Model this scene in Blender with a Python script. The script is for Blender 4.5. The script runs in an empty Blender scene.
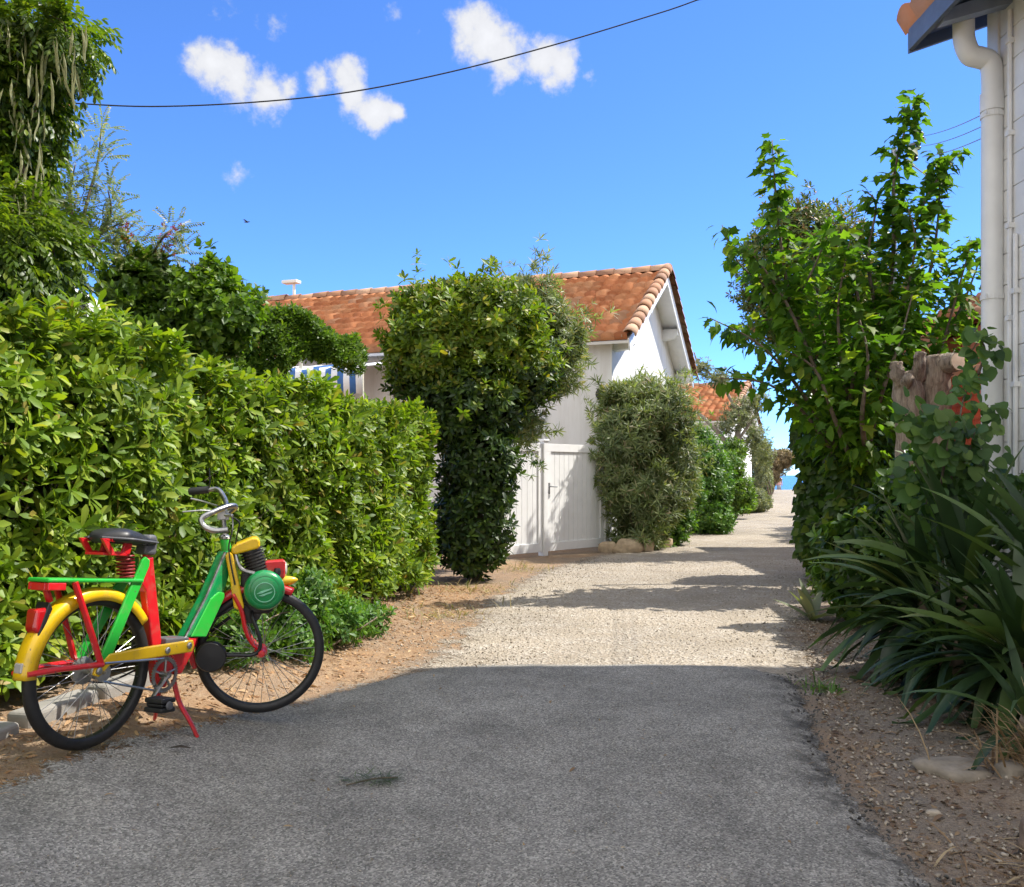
import bpy, math, random
import numpy as np
rng = np.random.default_rng(7)
random.seed(7)
scene = bpy.context.scene
COL = scene.collection
CAMH = 1.13
A3 = lambda *v: np.array(v, float)

def at(px, py, d):
    "world point seen at a picture position, at depth d"
    return A3((px - 512) / 900 * d, d, CAMH + (475 - py) / 900 * d)

def nrm(v):
    v = np.asarray(v, float)
    return v / np.linalg.norm(v)

# ------------------------------------------------------------------ node helpers
class NT:
    def __init__(s, name):
        s.m = bpy.data.materials.new(name); s.m.use_nodes = True
        s.t = s.m.node_tree; s.n = s.t.nodes; s.l = s.t.links
        s.b = s.n['Principled BSDF']; s.o = s.n['Material Output']
    def add(s, typ, **kw):
        n = s.n.new(typ)
        for k, v in kw.items():
            if k.startswith('i_'):
                key = k[2:]; key = int(key) if key.isdigit() else key
                n.inputs[key].default_value = v
            else: setattr(n, k, v)
        return n
    def link(s, a, ao, b, bi): s.l.new(a.outputs[ao], b.inputs[bi])
    def coord(s): return s.add('ShaderNodeTexCoord')
    def noise(s, scale, detail=4, rough=.55, vec=None, dist=0):
        n = s.add('ShaderNodeTexNoise'); n.inputs['Scale'].default_value = scale
        n.inputs['Detail'].default_value = detail; n.inputs['Roughness'].default_value = rough
        n.inputs['Distortion'].default_value = dist
        c = vec or s.coord(); s.l.new(c.outputs['Object'] if vec is None else vec.outputs[0], n.inputs['Vector'])
        return n
    def ramp(s, stops, src=None, so=0):
        r = s.add('ShaderNodeValToRGB'); e = r.color_ramp.elements
        while len(e) < len(stops): e.new(.5)
        for k, (p, c) in enumerate(stops):
            e[k].position = p; e[k].color = (c, c, c, 1) if isinstance(c, (int, float)) else (*c, 1)
        if src is not None: s.l.new(src.outputs[so], r.inputs[0])
        return r
    def mix(s, fac, a, b, mode='MIX'):
        n = s.add('ShaderNodeMix', data_type='RGBA', blend_type=mode)
        for k, v in ((0, fac), (6, a), (7, b)):
            if isinstance(v, (int, float)): n.inputs[k].default_value = v
            elif isinstance(v, tuple): n.inputs[k].default_value = (*v, 1)
            else: s.l.new(v.outputs[0] if not isinstance(v, list) else v[0].outputs[v[1]], n.inputs[k])
        return n
    def base(s, node, out=0): s.l.new(node.outputs[out], s.b.inputs['Base Color'])
    def bump(s, h, strength, dist=.01, out=0):
        b = s.add('ShaderNodeBump'); b.inputs['Strength'].default_value = strength; b.inputs['Distance'].default_value = dist
        s.l.new(h.outputs[out], b.inputs['Height']); s.l.new(b.outputs[0], s.b.inputs['Normal']); return b

def m_plain(name, col, rough=.5, metal=0, coat=0, var=.12, scale=12, bump=0, bscale=80):
    t = NT(name)
    n = t.noise(scale, 5)
    lo = tuple(c * (1 - var) for c in col); hi = tuple(min(1, c * (1 + var)) for c in col)
    t.base(t.ramp([(.3, lo), (.7, hi)], n))
    r = t.ramp([(.3, max(0, rough - .07)), (.7, min(1, rough + .1))], t.noise(scale * 2.3, 4)); t.link(r, 0, t.b, 'Roughness')
    t.b.inputs['Metallic'].default_value = metal
    t.b.inputs['Coat Weight'].default_value = coat; t.b.inputs['Coat Roughness'].default_value = .12
    if bump: t.bump(t.noise(bscale, 4), bump, .004)
    return t.m

def m_leaf(name, stops, trans=.35, rough=.42, tcol=None, spec=.5):
    t = NT(name)
    g = t.add('ShaderNodeNewGeometry')
    r = t.ramp(stops, g, 'Random Per Island')
    n = t.noise(2.2, 3)
    d = t.ramp([(.32, .72), (.68, 1.2)], n)
    c = t.mix(1.0, r, d, 'MULTIPLY')
    t.l.new(c.outputs[2], t.b.inputs['Base Color'])
    t.b.inputs['Roughness'].default_value = rough
    t.b.inputs['Specular IOR Level'].default_value = spec
    tr = t.add('ShaderNodeBsdfTranslucent')
    tint = t.mix(1.0, [c, 2], tcol or (1.5, 1.55, .5), 'MULTIPLY')
    t.l.new(tint.outputs[2], tr.inputs['Color'])
    ms = t.add('ShaderNodeMixShader'); ms.inputs[0].default_value = trans
    t.l.new(t.b.outputs[0], ms.inputs[1]); t.l.new(tr.outputs[0], ms.inputs[2]); t.l.new(ms.outputs[0], t.o.inputs['Surface'])
    return t.m

# ------------------------------------------------------------------ mesh helpers
def mesh_np(name, V, F, smooth=False, island=None):
    V = np.asarray(V, np.float32); F = np.asarray(F, np.int32)
    me = bpy.data.meshes.new(name)
    me.vertices.add(len(V)); me.vertices.foreach_set('co', V.ravel())
    k = F.shape[1]
    me.loops.add(F.size); me.loops.foreach_set('vertex_index', F.ravel())
    me.polygons.add(len(F)); me.polygons.foreach_set('loop_start', np.arange(0, F.size, k, dtype=np.int32))
    if smooth: me.polygons.foreach_set('use_smooth', np.ones(len(F), bool))
    me.update(calc_edges=True); me.validate()
    return me

OFF = {}
def wloc(o): return OFF.get(o.name, np.zeros(3))
def place(o, parent, loc):
    COL.objects.link(o)
    if parent is not None:
        o.parent = parent; OFF[o.name] = wloc(parent)
    else:
        o.location = loc; OFF[o.name] = np.array(loc, float)
    return o
def tag(o, label=None, cat=None, group=None, kind=None):
    if label: o['label'] = label
    if cat: o['category'] = cat
    if group: o['group'] = group
    if kind: o['kind'] = kind
    return o
def thing(name, label, cat, loc, group=None):
    o = bpy.data.objects.new(name, None); o.empty_display_size = .1
    place(o, None, loc); return tag(o, label, cat, group)
def obj_np(name, V, F, mat, parent=None, loc=(0, 0, 0), smooth=False):
    off = wloc(parent) if parent is not None else np.array(loc, float)
    me = mesh_np(name, np.asarray(V) - off, F, smooth)
    me.materials.append(mat)
    return place(bpy.data.objects.new(name, me), parent, loc)

class Frame:
    def __init__(s, o, U, V, W): s.o, s.U, s.V, s.W = map(lambda q: np.asarray(q, float), (o, U, V, W))
    def __call__(s, u, v, w=0): return s.o + s.U * u + s.V * v + s.W * w
WORLD = Frame((0, 0, 0), (1, 0, 0), (0, 1, 0), (0, 0, 1))

class MB:
    def __init__(s): s.v = []; s.f = []
    def add(s, V, F):
        o = len(s.v); s.v += [tuple(map(float, p)) for p in V]; s.f += [tuple(i + o for i in f) for f in F]; return s
    def box(s, fr, a, b):
        (x0, y0, z0), (x1, y1, z1) = a, b
        P = [fr(x, y, z) for z in (z0, z1) for y in (y0, y1) for x in (x0, x1)]
        return s.add(P, [(0, 2, 3, 1), (4, 5, 7, 6), (0, 1, 5, 4), (2, 6, 7, 3), (0, 4, 6, 2), (1, 3, 7, 5)])
    def prism(s, fr, poly, w0, w1):
        n = len(poly)
        P = [fr(u, v, w0) for u, v in poly] + [fr(u, v, w1) for u, v in poly]
        return s.add(P, [tuple(range(n))[::-1], tuple(range(n, 2 * n))] + [(i, (i + 1) % n, n + (i + 1) % n, n + i) for i in range(n)])
    def tube(s, pts, rad, n=8, flat=1.0, caps=True):
        pts = [np.asarray(p, float) for p in pts]; k = len(pts)
        if isinstance(rad, (int, float)): rad = [rad] * k
        tang = [nrm(pts[min(i + 1, k - 1)] - pts[max(i - 1, 0)] + 1e-9) for i in range(k)]
        ref = A3(0, 0, 1) if abs(tang[0][2]) < .9 else A3(1, 0, 0)
        a = nrm(np.cross(tang[0], ref)); V = []
        for i in range(k):
            a = nrm(a - tang[i] * np.dot(a, tang[i])); b = np.cross(tang[i], a)
            for j in range(n):
                t = 2 * math.pi * j / n; V.append(pts[i] + rad[i] * (math.cos(t) * a + flat * math.sin(t) * b))
        F = [(i * n + j, i * n + (j + 1) % n, (i + 1) * n + (j + 1) % n, (i + 1) * n + j) for i in range(k - 1) for j in range(n)]
        if caps: F += [tuple(range(n))[::-1], tuple(range((k - 1) * n, k * n))]
        return s.add(V, F)
    def lathe(s, o, axis, prof, n=24, closed=False, ref=None):
        axis = nrm(axis); ref = ref if ref is not None else (A3(0, 0, 1) if abs(axis[2]) < .9 else A3(1, 0, 0))
        a = nrm(np.cross(axis, ref)); b = np.cross(axis, a); k = len(prof); V = []
        for r, h in prof:
            for j in range(n):
                t = 2 * math.pi * j / n; V.append(np.asarray(o) + axis * h + r * (math.cos(t) * a + math.sin(t) * b))
        kk = k if closed else k - 1
        F = [(i * n + j, i * n + (j + 1) % n, ((i + 1) % k) * n + (j + 1) % n, ((i + 1) % k) * n + j) for i in range(kk) for j in range(n)]
        if not closed:
            if prof[0][0] > 1e-6: F.append(tuple(range(n))[::-1])
            if prof[-1][0] > 1e-6: F.append(tuple(range((k - 1) * n, k * n)))
        return s.add(V, F)
    def build(s, name, mat, parent=None, loc=(0, 0, 0), smooth=False, bevel=0, seg=2):
        off = wloc(parent) if parent is not None else np.array(loc, float)
        me = bpy.data.meshes.new(name); me.from_pydata([tuple(np.array(p) - off) for p in s.v], [], s.f); me.update()
        me.materials.append(mat)
        if smooth:
            me.polygons.foreach_set('use_smooth', np.ones(len(me.polygons), bool))
            if smooth != 'all': me.set_sharp_from_angle(angle=math.radians(38))
        o = place(bpy.data.objects.new(name, me), parent, loc)
        if bevel:
            b = o.modifiers.new('bevel', 'BEVEL'); b.width = bevel; b.segments = seg; b.limit_method = 'ANGLE'; b.angle_limit = math.radians(35)
        return o

def smooth_path(pts, m=6):
    pts = [np.asarray(p, float) for p in pts]; out = []
    for i in range(len(pts) - 1):
        p0, p1, p2, p3 = pts[max(i - 1, 0)], pts[i], pts[i + 1], pts[min(i + 2, len(pts) - 1)]
        for j in range(m):
            t = j / m
            out.append(.5 * (2 * p1 + (p2 - p0) * t + (2 * p0 - 5 * p1 + 4 * p2 - p3) * t * t + (3 * p1 - p0 - 3 * p2 + p3) * t ** 3))
    return out + [pts[-1]]

# ------------------------------------------------------------------ leaves
def leaf(L, W, prof=((0, .12), (.35, .85), (.7, 1), (1, .12)), fold=.25, curve=.15):
    "one leaf along +Y, folded on the midrib, quads only"
    V = []
    for t, w in prof:
        x = W * .5 * w; z = -curve * L * t * t
        V += [(-x, L * t, z + fold * x), (0, L * t, z), (x, L * t, z + fold * x)]
    F = []
    for i in range(len(prof) - 1):
        a = 3 * i; F += [(a, a + 1, a + 4, a + 3), (a + 1, a + 2, a + 5, a + 4)]
    return np.array(V), np.array(F)
def lobed(L, W):
    "a broad lobed leaf as one fan of quads: five pointed lobes"
    pts = [(0, 0), (.22, .10), (.50, .12), (.33, .32), (.52, .55), (.24, .58), (.0, 1.0)]
    R = [(x * W, y * L) for x, y in pts]; V = []; 
    for x, y in R: V.append((x, y, .18 * abs(x) - .25 * y * y / L))
    c = [(0, .12 * L, 0), (0, .35 * L, -.03 * L), (0, .6 * L, -.09 * L)]
    V += c
    for x, y in R[1:-1]: V.append((-x, y, .18 * abs(x) - .25 * y * y / L))
    # indices: 0 base,1..5 right,6 tip,7,8,9 midrib,10..14 left
    F = [(0, 1, 2, 7), (7, 2, 3, 8), (8, 3, 4, 9), (9, 4, 5, 6)]
    m = {1: 10, 2: 11, 3: 12, 4: 13, 5: 14}
    F += [tuple(m.get(i, i) for i in f)[::-1] for f in F]
    return np.array(V), np.array(F)
def merge(items):
    V = []; F = []; o = 0
    for v, f in items: V.append(v); F.append(f + o); o += len(v)
    return np.concatenate(V), np.concatenate(F)
def rot(v, ax, ay, az):
    cx, sx, cy, sy, cz, sz = math.cos(ax), math.sin(ax), math.cos(ay), math.sin(ay), math.cos(az), math.sin(az)
    Rx = np.array([[1, 0, 0], [0, cx, -sx], [0, sx, cx]]); Ry = np.array([[cy, 0, sy], [0, 1, 0], [-sy, 0, cy]]); Rz = np.array([[cz, -sz, 0], [sz, cz, 0], [0, 0, 1]])
    return v @ (Rz @ Ry @ Rx).T
def whorl(n, L, W, lo=.1, hi=1.0, seed=0, stem=.02, **kw):
    "a twig tip: n leaves round +Z, the inner ones steeper"
    r = random.Random(seed); it = []
    for k in range(n):
        s = r.uniform(.7, 1.12); v, f = leaf(L * s, W * s * r.uniform(.85, 1.1), **kw)
        e = lo + (hi - lo) * k / max(1, n - 1) + r.uniform(-.12, .12)
        v = rot(v, 0, r.uniform(-.3, .3), 0); v = rot(v, e, 0, k * 2.4 + r.uniform(-.25, .25)); v[:, 2] += stem * k / n
        it.append((v, f))
    return merge(it)
def pinnate(n, stemL, L, W, droop=.3, seed=0):
    "compound leaf: n pairs of leaflets along +Y"
    r = random.Random(seed); it = []
    for k in range(n):
        t = (k + 1) / n; y = stemL * t; z = -droop * stemL * t * t
        for sd in (-1, 1):
            v, f = leaf(L * r.uniform(.85, 1.1), W, fold=.15, curve=.2)
            v = rot(v, -.25 - droop * t, 0, -sd * r.uniform(.85, 1.15)); it.append((v + (0, y, z), f))
    v, f = leaf(L, W); it.append((rot(v, -droop, 0, 0) + (0, stemL, -droop * stemL), f))
    return merge(it)
def scatter(tpls, P, D, scale=(.8, 1.2), up=None, R=None):
    "place templates at P with +Z (or +Y when up is given) along D"
    R = R or rng; Vs = []; Fs = []; o = 0
    pick = R.integers(0, len(tpls), len(P))
    for k, (tv, tf) in enumerate(tpls):
        I = np.where(pick == k)[0]
        if not len(I): continue
        d = D[I] / (np.linalg.norm(D[I], axis=1, keepdims=True) + 1e-9)
        if up is None:
            z = d; h = R.normal(size=d.shape); x = np.cross(h, z); x /= np.linalg.norm(x, axis=1, keepdims=True) + 1e-9; y = np.cross(z, x)
        else:
            y = d; h = np.asarray(up, float) + R.normal(size=d.shape) * .35; x = np.cross(y, h); x /= np.linalg.norm(x, axis=1, keepdims=True) + 1e-9; z = np.cross(x, y)
        s = R.uniform(*scale, len(I))[:, None, None]
        M = np.stack([x, y, z], 1) * s
        V = np.einsum('kj,njc->nkc', tv, M) + P[I][:, None, :]
        F = tf[None] + (np.arange(len(I)) * len(tv))[:, None, None] + o
        Vs.append(V.reshape(-1, 3)); Fs.append(F.reshape(-1, 4)); o += V.shape[0] * V.shape[1]
    return np.concatenate(Vs), np.concatenate(Fs)
def snoise(P, s, ph=0):
    x, y, z = (P * s).T
    return (np.sin(1.7 * x + 2.3 * y + ph) * np.cos(1.9 * z - 1.1 * x + ph * 2) + np.sin(2.9 * y + 1.3 * z - ph) * np.cos(2.7 * x + .7 * ph) + .6 * np.sin(5.1 * z + 4.3 * x + 3.7 * y + ph))/2.2
def lobes_pts(lobes, dens, shell=.45, gap=.0, gs=1.6, ph=0, upb=.35, R=None):
    "points through the outer shell of ellipsoids; lobes hidden inside others are dropped"
    R = R or rng; P = []; D = []
    for c, r in lobes:
        c = np.asarray(c, float); r = np.asarray(r if hasattr(r, '__len__') else (r,) * 3, float)
        n = int(dens * 4 * math.pi * (r[0] * r[1] + r[0] * r[2] + r[1] * r[2]) / 3)
        d = R.normal(size=(n, 3)); d /= np.linalg.norm(d, axis=1, keepdims=True)
        q = (1 - shell * R.random(n) ** 1.5)[:, None]
        bump = 1 + .16 * snoise(c + d * r, 2.6 / max(.3, r.mean()), ph)[:, None]
        p = c + d * r * q * bump; nn = d / r; nn /= np.linalg.norm(nn, axis=1, keepdims=True)
        keep = np.ones(n, bool)
        for c2, r2 in lobes:
            if c2 is c or np.allclose(c2, c): continue
            r2 = np.asarray(r2 if hasattr(r2, '__len__') else (r2,) * 3, float)
            keep &= (((p - np.asarray(c2)) / (r2 * .62)) ** 2).sum(1) > 1
        if gap: keep &= snoise(p, gs, ph + 1) > -1 + gap
        P.append(p[keep]); D.append(nn[keep])
    P = np.concatenate(P); D = np.concatenate(D); D = D + A3(0, 0, upb) + R.normal(size=D.shape) * .3
    return P, D

def sprays(lobes, n, L, per, R, up=.5, jit=.04):
    "leafy shoots that stick out of the crown and break its outline"
    P = []; D = []; A = np.array([np.prod(np.asarray(r if hasattr(r, '__len__') else (r,) * 3, float)) ** (2 / 3) for c, r in lobes]); A /= A.sum()
    for k in range(n):
        c, r = lobes[R.choice(len(lobes), p=A)]; r = np.asarray(r if hasattr(r, '__len__') else (r,) * 3, float)
        d = nrm(R.normal(size=3) + A3(0, 0, .5)); p = np.asarray(c, float) + d * r * .9; g = nrm(d + A3(0, 0, up) + R.normal(size=3) * .3); l = L * R.uniform(.5, 1.3)
        for i in range(per):
            t = (i + .5) / per; g = nrm(g + R.normal(size=3) * .12); P.append(p + g * l * t + R.normal(size=3) * jit * (1.2 - t)); D.append(g + R.normal(size=3) * .35)
    return np.array(P), np.array(D)
# ------------------------------------------------------------------ camera, light, sky
cam = bpy.data.cameras.new('camera'); co = bpy.data.objects.new('camera', cam); COL.objects.link(co)
cam.sensor_width = 36; cam.lens = 36 * 900 / 1024; cam.shift_y = 31.5 / 1024; cam.clip_end = 20000; cam.clip_start = .05
co.location = (0, 0, CAMH); co.rotation_euler = (math.radians(90), 0, 0); scene.camera = co
AZ, EL = math.radians(16), math.radians(53)
SUN = A3(math.cos(AZ) * math.cos(EL), math.sin(AZ) * math.cos(EL), math.sin(EL))
from mathutils import Vector
ld = bpy.data.lights.new('sun', 'SUN'); ld.energy = 3.7; ld.angle = math.radians(.5); ld.color = (1, .95, .86)
lo = bpy.data.objects.new('sun', ld); COL.objects.link(lo); lo.rotation_euler = Vector(SUN).to_track_quat('Z', 'Y').to_euler()
lo.location = (10, 4, 20)
w = bpy.data.worlds.new('World'); scene.world = w; w.use_nodes = True
wt = w.node_tree; bg = wt.nodes['Background']
sky = wt.nodes.new('ShaderNodeTexSky'); sky.sky_type = 'NISHITA'; sky.sun_disc = False
sky.sun_elevation = EL; sky.sun_rotation = math.radians(90) - AZ
sky.air_density = .85; sky.dust_density = .08; sky.ozone_density = 4.0; sky.altitude = 3200
def wn_(typ, **kw):
    n = wt.nodes.new(typ)
    for k, v in kw.items():
        if k[0] == 'i' and k[1:].isdigit(): n.inputs[int(k[1:])].default_value = v
        else: setattr(n, k, v)
    return n
wl = wt.links.new
def wmath(op, a, b=None, c=None):
    n = wn_('ShaderNodeMath', operation=op)
    for k, v in enumerate((a, b, c)):
        if v is None: continue
        if isinstance(v, (int, float)): n.inputs[k].default_value = v
        else: wl(v, n.inputs[k])
    return n.outputs[0]
tint = wn_('ShaderNodeMix', data_type='RGBA', blend_type='MULTIPLY', i0=1.0, i7=(.58, .84, 1.16, 1)); wl(sky.outputs[0], tint.inputs[6])
tc = wn_('ShaderNodeTexCoord'); gen = tc.outputs['Generated']
sx = wn_('ShaderNodeSeparateXYZ'); wl(gen, sx.inputs[0])
# added fill light: unseen broken white cloud behind the camera and overhead
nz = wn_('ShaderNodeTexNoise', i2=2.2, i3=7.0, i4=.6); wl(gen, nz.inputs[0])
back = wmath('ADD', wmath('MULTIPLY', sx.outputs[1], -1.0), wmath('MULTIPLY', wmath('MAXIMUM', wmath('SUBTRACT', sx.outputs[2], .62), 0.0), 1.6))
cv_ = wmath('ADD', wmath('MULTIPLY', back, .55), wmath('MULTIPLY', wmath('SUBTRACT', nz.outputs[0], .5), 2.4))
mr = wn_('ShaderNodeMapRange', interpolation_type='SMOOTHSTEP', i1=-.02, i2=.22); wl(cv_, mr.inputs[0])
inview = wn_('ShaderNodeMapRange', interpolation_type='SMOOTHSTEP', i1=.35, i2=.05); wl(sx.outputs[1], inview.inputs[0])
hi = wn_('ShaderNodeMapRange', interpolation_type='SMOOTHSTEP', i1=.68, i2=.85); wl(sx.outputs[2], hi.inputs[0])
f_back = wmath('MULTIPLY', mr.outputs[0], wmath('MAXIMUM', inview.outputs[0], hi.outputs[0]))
# the small clouds ahead: each a few soft puffs given by direction, torn by noise
nz2 = wn_('ShaderNodeTexNoise', i2=34.0, i3=9.0, i4=.62); wl(gen, nz2.inputs[0])
nz3 = wn_('ShaderNodeTexNoise', i2=11.0, i3=5.0, i4=.55); wl(gen, nz3.inputs[0])
PUFFS = [(210, 62, 24, 1), (237, 78, 26, 1), (268, 92, 22, .95), (198, 52, 14, .8), (288, 88, 12, .8),
         (322, 82, 14, .9), (345, 78, 18, .95), (352, 95, 18, 1), (375, 112, 20, 1), (395, 112, 10, .8),
         (465, 30, 20, 1), (486, 34, 27, 1), (510, 54, 27, 1), (540, 64, 26, 1), (562, 68, 20, .95), (548, 82, 16, .85),
         (240, 10, 24, .40), (275, 22, 12, .34), (397, 14, 9, .45), (420, 30, 8, .3), (236, 176, 11, .36), (585, 75, 9, .45), (232, 48, 12, .5)]
acc = None
for px, py, r, amp in PUFFS:
    d = nrm(at(px, py, 1.0) - A3(0, 0, CAMH)); rr = r / 900 / math.sqrt(1 + ((px - 512) / 900) ** 2 + ((475 - py) / 900) ** 2)
    vd = wn_('ShaderNodeVectorMath', operation='DISTANCE'); wl(gen, vd.inputs[0]); vd.inputs[1].default_value = tuple(d)
    q = wmath('MULTIPLY_ADD', vd.outputs['Value'], -amp / (rr * 1.5), amp)
    acc = q if acc is None else wmath('SMOOTH_MAX', acc, q, .18)
cl = wmath('ADD', acc, wmath('ADD', wmath('MULTIPLY', wmath('SUBTRACT', nz2.outputs[0], .5), 1.7), wmath('MULTIPLY', wmath('SUBTRACT', nz3.outputs[0], .5), 1.1)))
cm = wn_('ShaderNodeMapRange', interpolation_type='SMOOTHSTEP', i1=.14, i2=.72); wl(cl, cm.inputs[0])
near = wn_('ShaderNodeMapRange', i1=-.12, i2=.0); wl(acc, near.inputs[0])
f_front = wmath('MULTIPLY', wmath('MULTIPLY', cm.outputs[0], near.outputs[0]), .93)
fc = wmath('MAXIMUM', f_back, f_front)
back_fill = wmath('MULTIPLY', wmath('GREATER_THAN', f_back, .001), 2.4)  # extra brightness for the unseen rear cloud, lifting the shaded areas
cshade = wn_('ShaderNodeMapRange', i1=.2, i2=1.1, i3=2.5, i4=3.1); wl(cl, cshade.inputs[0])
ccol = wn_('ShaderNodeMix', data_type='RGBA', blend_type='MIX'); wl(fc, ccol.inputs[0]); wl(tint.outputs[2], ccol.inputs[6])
cw = wn_('ShaderNodeMix', data_type='RGBA', blend_type='MULTIPLY', i0=1.0, i6=(1.0, 1.0, 1.0, 1)); wl(wmath('ADD', cshade.outputs[0], back_fill), cw.inputs[7]); wl(cw.outputs[2], ccol.inputs[7])
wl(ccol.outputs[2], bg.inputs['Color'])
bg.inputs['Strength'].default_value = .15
vs = scene.view_settings; vs.view_transform = 'Standard'; vs.look = 'None'; vs.gamma = 1; vs.exposure = 1.08; vs.use_curve_mapping = False
cy = scene.cycles; cy.use_denoising = True; cy.max_bounces = 7; cy.diffuse_bounces = 3; cy.glossy_bounces = 3; cy.transmission_bounces = 4
cy.transparent_max_bounces = 10; cy.volume_bounces = 10; cy.use_adaptive_sampling = True; cy.adaptive_threshold = .02
cy.caustics_reflective = False; cy.caustics_refractive = False

# ------------------------------------------------------------------ ground
def sstep(a, b, x):
    t = np.clip((x - a) / (b - a), 0, 1); return t * t * (3 - 2 * t)
def gz(x, y):
    "height of the ground"
    x = np.asarray(x, float); y = np.asarray(y, float)
    x0 = np.interp(y, [0, 3, 4.5, 6, 8.5, 12], [-1.0, -.92, -.82, -.75, -.3, .2])
    amp = np.interp(y, [0, 4.5, 7, 10], [.17, .16, .09, .0])
    v = amp * sstep(0, .78, x0 - x)
    xr = np.interp(y, [0, 3, 4.5, 6, 9, 12], [1.25, 1.3, 1.55, 1.9, 2.9, 3.9])
    v = v + .09 * sstep(.1, 1.2, x - xr) * np.interp(y, [8, 12], [1, 0])
    v = v + .012 * (np.sin(3.1 * x + 1.3 * y) * np.sin(2.3 * y - .8 * x)) * sstep(20, 10, y) * .6
    v = v + .008 * np.sin(11 * x + 3 * y) * np.sin(9 * y + 2) * sstep(14, 8, y) * np.clip(sstep(0, .5, x0 - x) + sstep(0, .3, x - xr), 0, 1)
    v = v - 2.7 * sstep(68, 96, y) - 4 * sstep(100, 140, y)
    return v
def g1(x, y): return float(gz(x, y))
def grid(xs, ys, fn):
    X, Y = np.meshgrid(xs, ys); Z = fn(X, Y)
    V = np.stack([X, Y, Z], -1).reshape(-1, 3); nx = len(xs); ny = len(ys)
    i = (np.arange(ny - 1)[:, None] * nx + np.arange(nx - 1)[None]).ravel()
    return V, np.stack([i, i + 1, i + nx + 1, i + nx], 1)
# ---- ground material: needle litter and dirt
t = NT('dirt_and_needles')
n1 = t.noise(1.3, 5, .6); n2 = t.noise(14, 6, .7); n3 = t.noise(95, 3, .7)
ca = t.ramp([(.3, (.27, .145, .07)), (.55, (.43, .265, .14)), (.75, (.50, .36, .23))], n2)
cb = t.ramp([(.3, (.17, .14, .11)), (.6, (.30, .255, .205)), (.8, (.40, .355, .295))], n3)
sxx = t.add('ShaderNodeSeparateXYZ'); t.l.new(t.coord().outputs['Object'], sxx.inputs[0])
mrx = t.add('ShaderNodeMapRange'); t.l.new(sxx.outputs[0], mrx.inputs[0]); mrx.inputs[1].default_value = .5; mrx.inputs[2].default_value = 1.6; mrx.inputs[3].default_value = 0; mrx.inputs[4].default_value = .45
adx = t.add('ShaderNodeMath', operation='ADD', use_clamp=True); t.l.new(t.ramp([(.4, .2), (.6, .65)], n1).outputs[0], adx.inputs[0]); t.l.new(mrx.outputs[0], adx.inputs[1])
m1 = t.mix(adx, ca, cb)
sp = t.add('ShaderNodeTexVoronoi'); sp.inputs['Scale'].default_value = 60; t.l.new(t.coord().outputs['Object'], sp.inputs['Vector'])
m2 = t.mix(t.ramp([(.02, .5), (.16, 0)], sp), [m1, 2], (.5, .42, .33)); t.l.new(m2.outputs[2], t.b.inputs['Base Color'])
t.b.inputs['Roughness'].default_value = .95; t.b.inputs['Specular IOR Level'].default_value = .2
hsum = t.add('ShaderNodeMath', operation='ADD'); t.l.new(n2.outputs[0], hsum.inputs[0]); t.l.new(n3.outputs[0], hsum.inputs[1])
t.bump(hsum, .9, .02)
M_DIRT = t.m
def cover(t, attr, soft, scale=9):
    "torn edge: the sheet ends where its edge distance, roughened by noise, falls below nought"
    a = t.add('ShaderNodeAttribute', attribute_name=attr)
    n = t.noise(scale, 8, .72); n2 = t.noise(scale * 9, 4, .7)
    s = t.add('ShaderNodeMath', operation='MULTIPLY_ADD'); t.l.new(n.outputs[0], s.inputs[0]); s.inputs[1].default_value = 1.3; s.inputs[2].default_value = -.65
    s2 = t.add('ShaderNodeMath', operation='MULTIPLY_ADD'); t.l.new(n2.outputs[0], s2.inputs[0]); s2.inputs[1].default_value = .9; s2.inputs[2].default_value = -.45
    q = t.add('ShaderNodeMath', operation='ADD'); t.l.new(s.outputs[0], q.inputs[0]); t.l.new(s2.outputs[0], q.inputs[1])
    q2 = t.add('ShaderNodeMath', operation='ADD'); t.l.new(q.outputs[0], q2.inputs[0]); t.l.new(a.outputs['Fac'], q2.inputs[1])
    r = t.add('ShaderNodeMapRange'); t.l.new(q2.outputs[0], r.inputs[0]); r.inputs[1].default_value = -soft; r.inputs[2].default_value = soft
    tr = t.add('ShaderNodeBsdfTransparent'); ms = t.add('ShaderNodeMixShader')
    t.l.new(r.outputs[0], ms.inputs[0]); t.l.new(tr.outputs[0], ms.inputs[1]); t.l.new(t.b.outputs[0], ms.inputs[2]); t.l.new(ms.outputs[0], t.o.inputs['Surface'])
# asphalt: grey with pale and dark grains, worn patches
t = NT('worn_asphalt'); c = t.coord()
v1 = t.add('ShaderNodeTexVoronoi'); v1.inputs['Scale'].default_value = 165; t.l.new(c.outputs['Object'], v1.inputs['Vector'])
v2 = t.add('ShaderNodeTexVoronoi'); v2.inputs['Scale'].default_value = 60; t.l.new(c.outputs['Object'], v2.inputs['Vector'])
gr = t.ramp([(0, (.09, .086, .077)), (.3, (.185, .174, .154)), (.6, (.265, .248, .218)), (.88, (.43, .40, .35))], v1, 1)
big = t.noise(1.1, 5, .65); mid = t.noise(5, 5, .7)
f1 = t.mix(1.0, gr, t.ramp([(.32, .78), (.68, 1.2)], big), 'MULTIPLY')
f2 = t.mix(1.0, [f1, 2], t.ramp([(.33, .82), (.5, 1.0), (.68, 1.14)], mid), 'MULTIPLY')
f3 = t.mix(t.ramp([(.0, .55), (.12, 0)], v2), [f2, 2], (.30, .28, .24))
ea = t.add('ShaderNodeAttribute', attribute_name='tar'); en = t.noise(9, 6, .7)
em_ = t.add('ShaderNodeMath', operation='MULTIPLY'); t.l.new(ea.outputs['Fac'], em_.inputs[0]); t.l.new(t.ramp([(.42, 0), (.58, .85)], en).outputs[0], em_.inputs[1])
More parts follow.
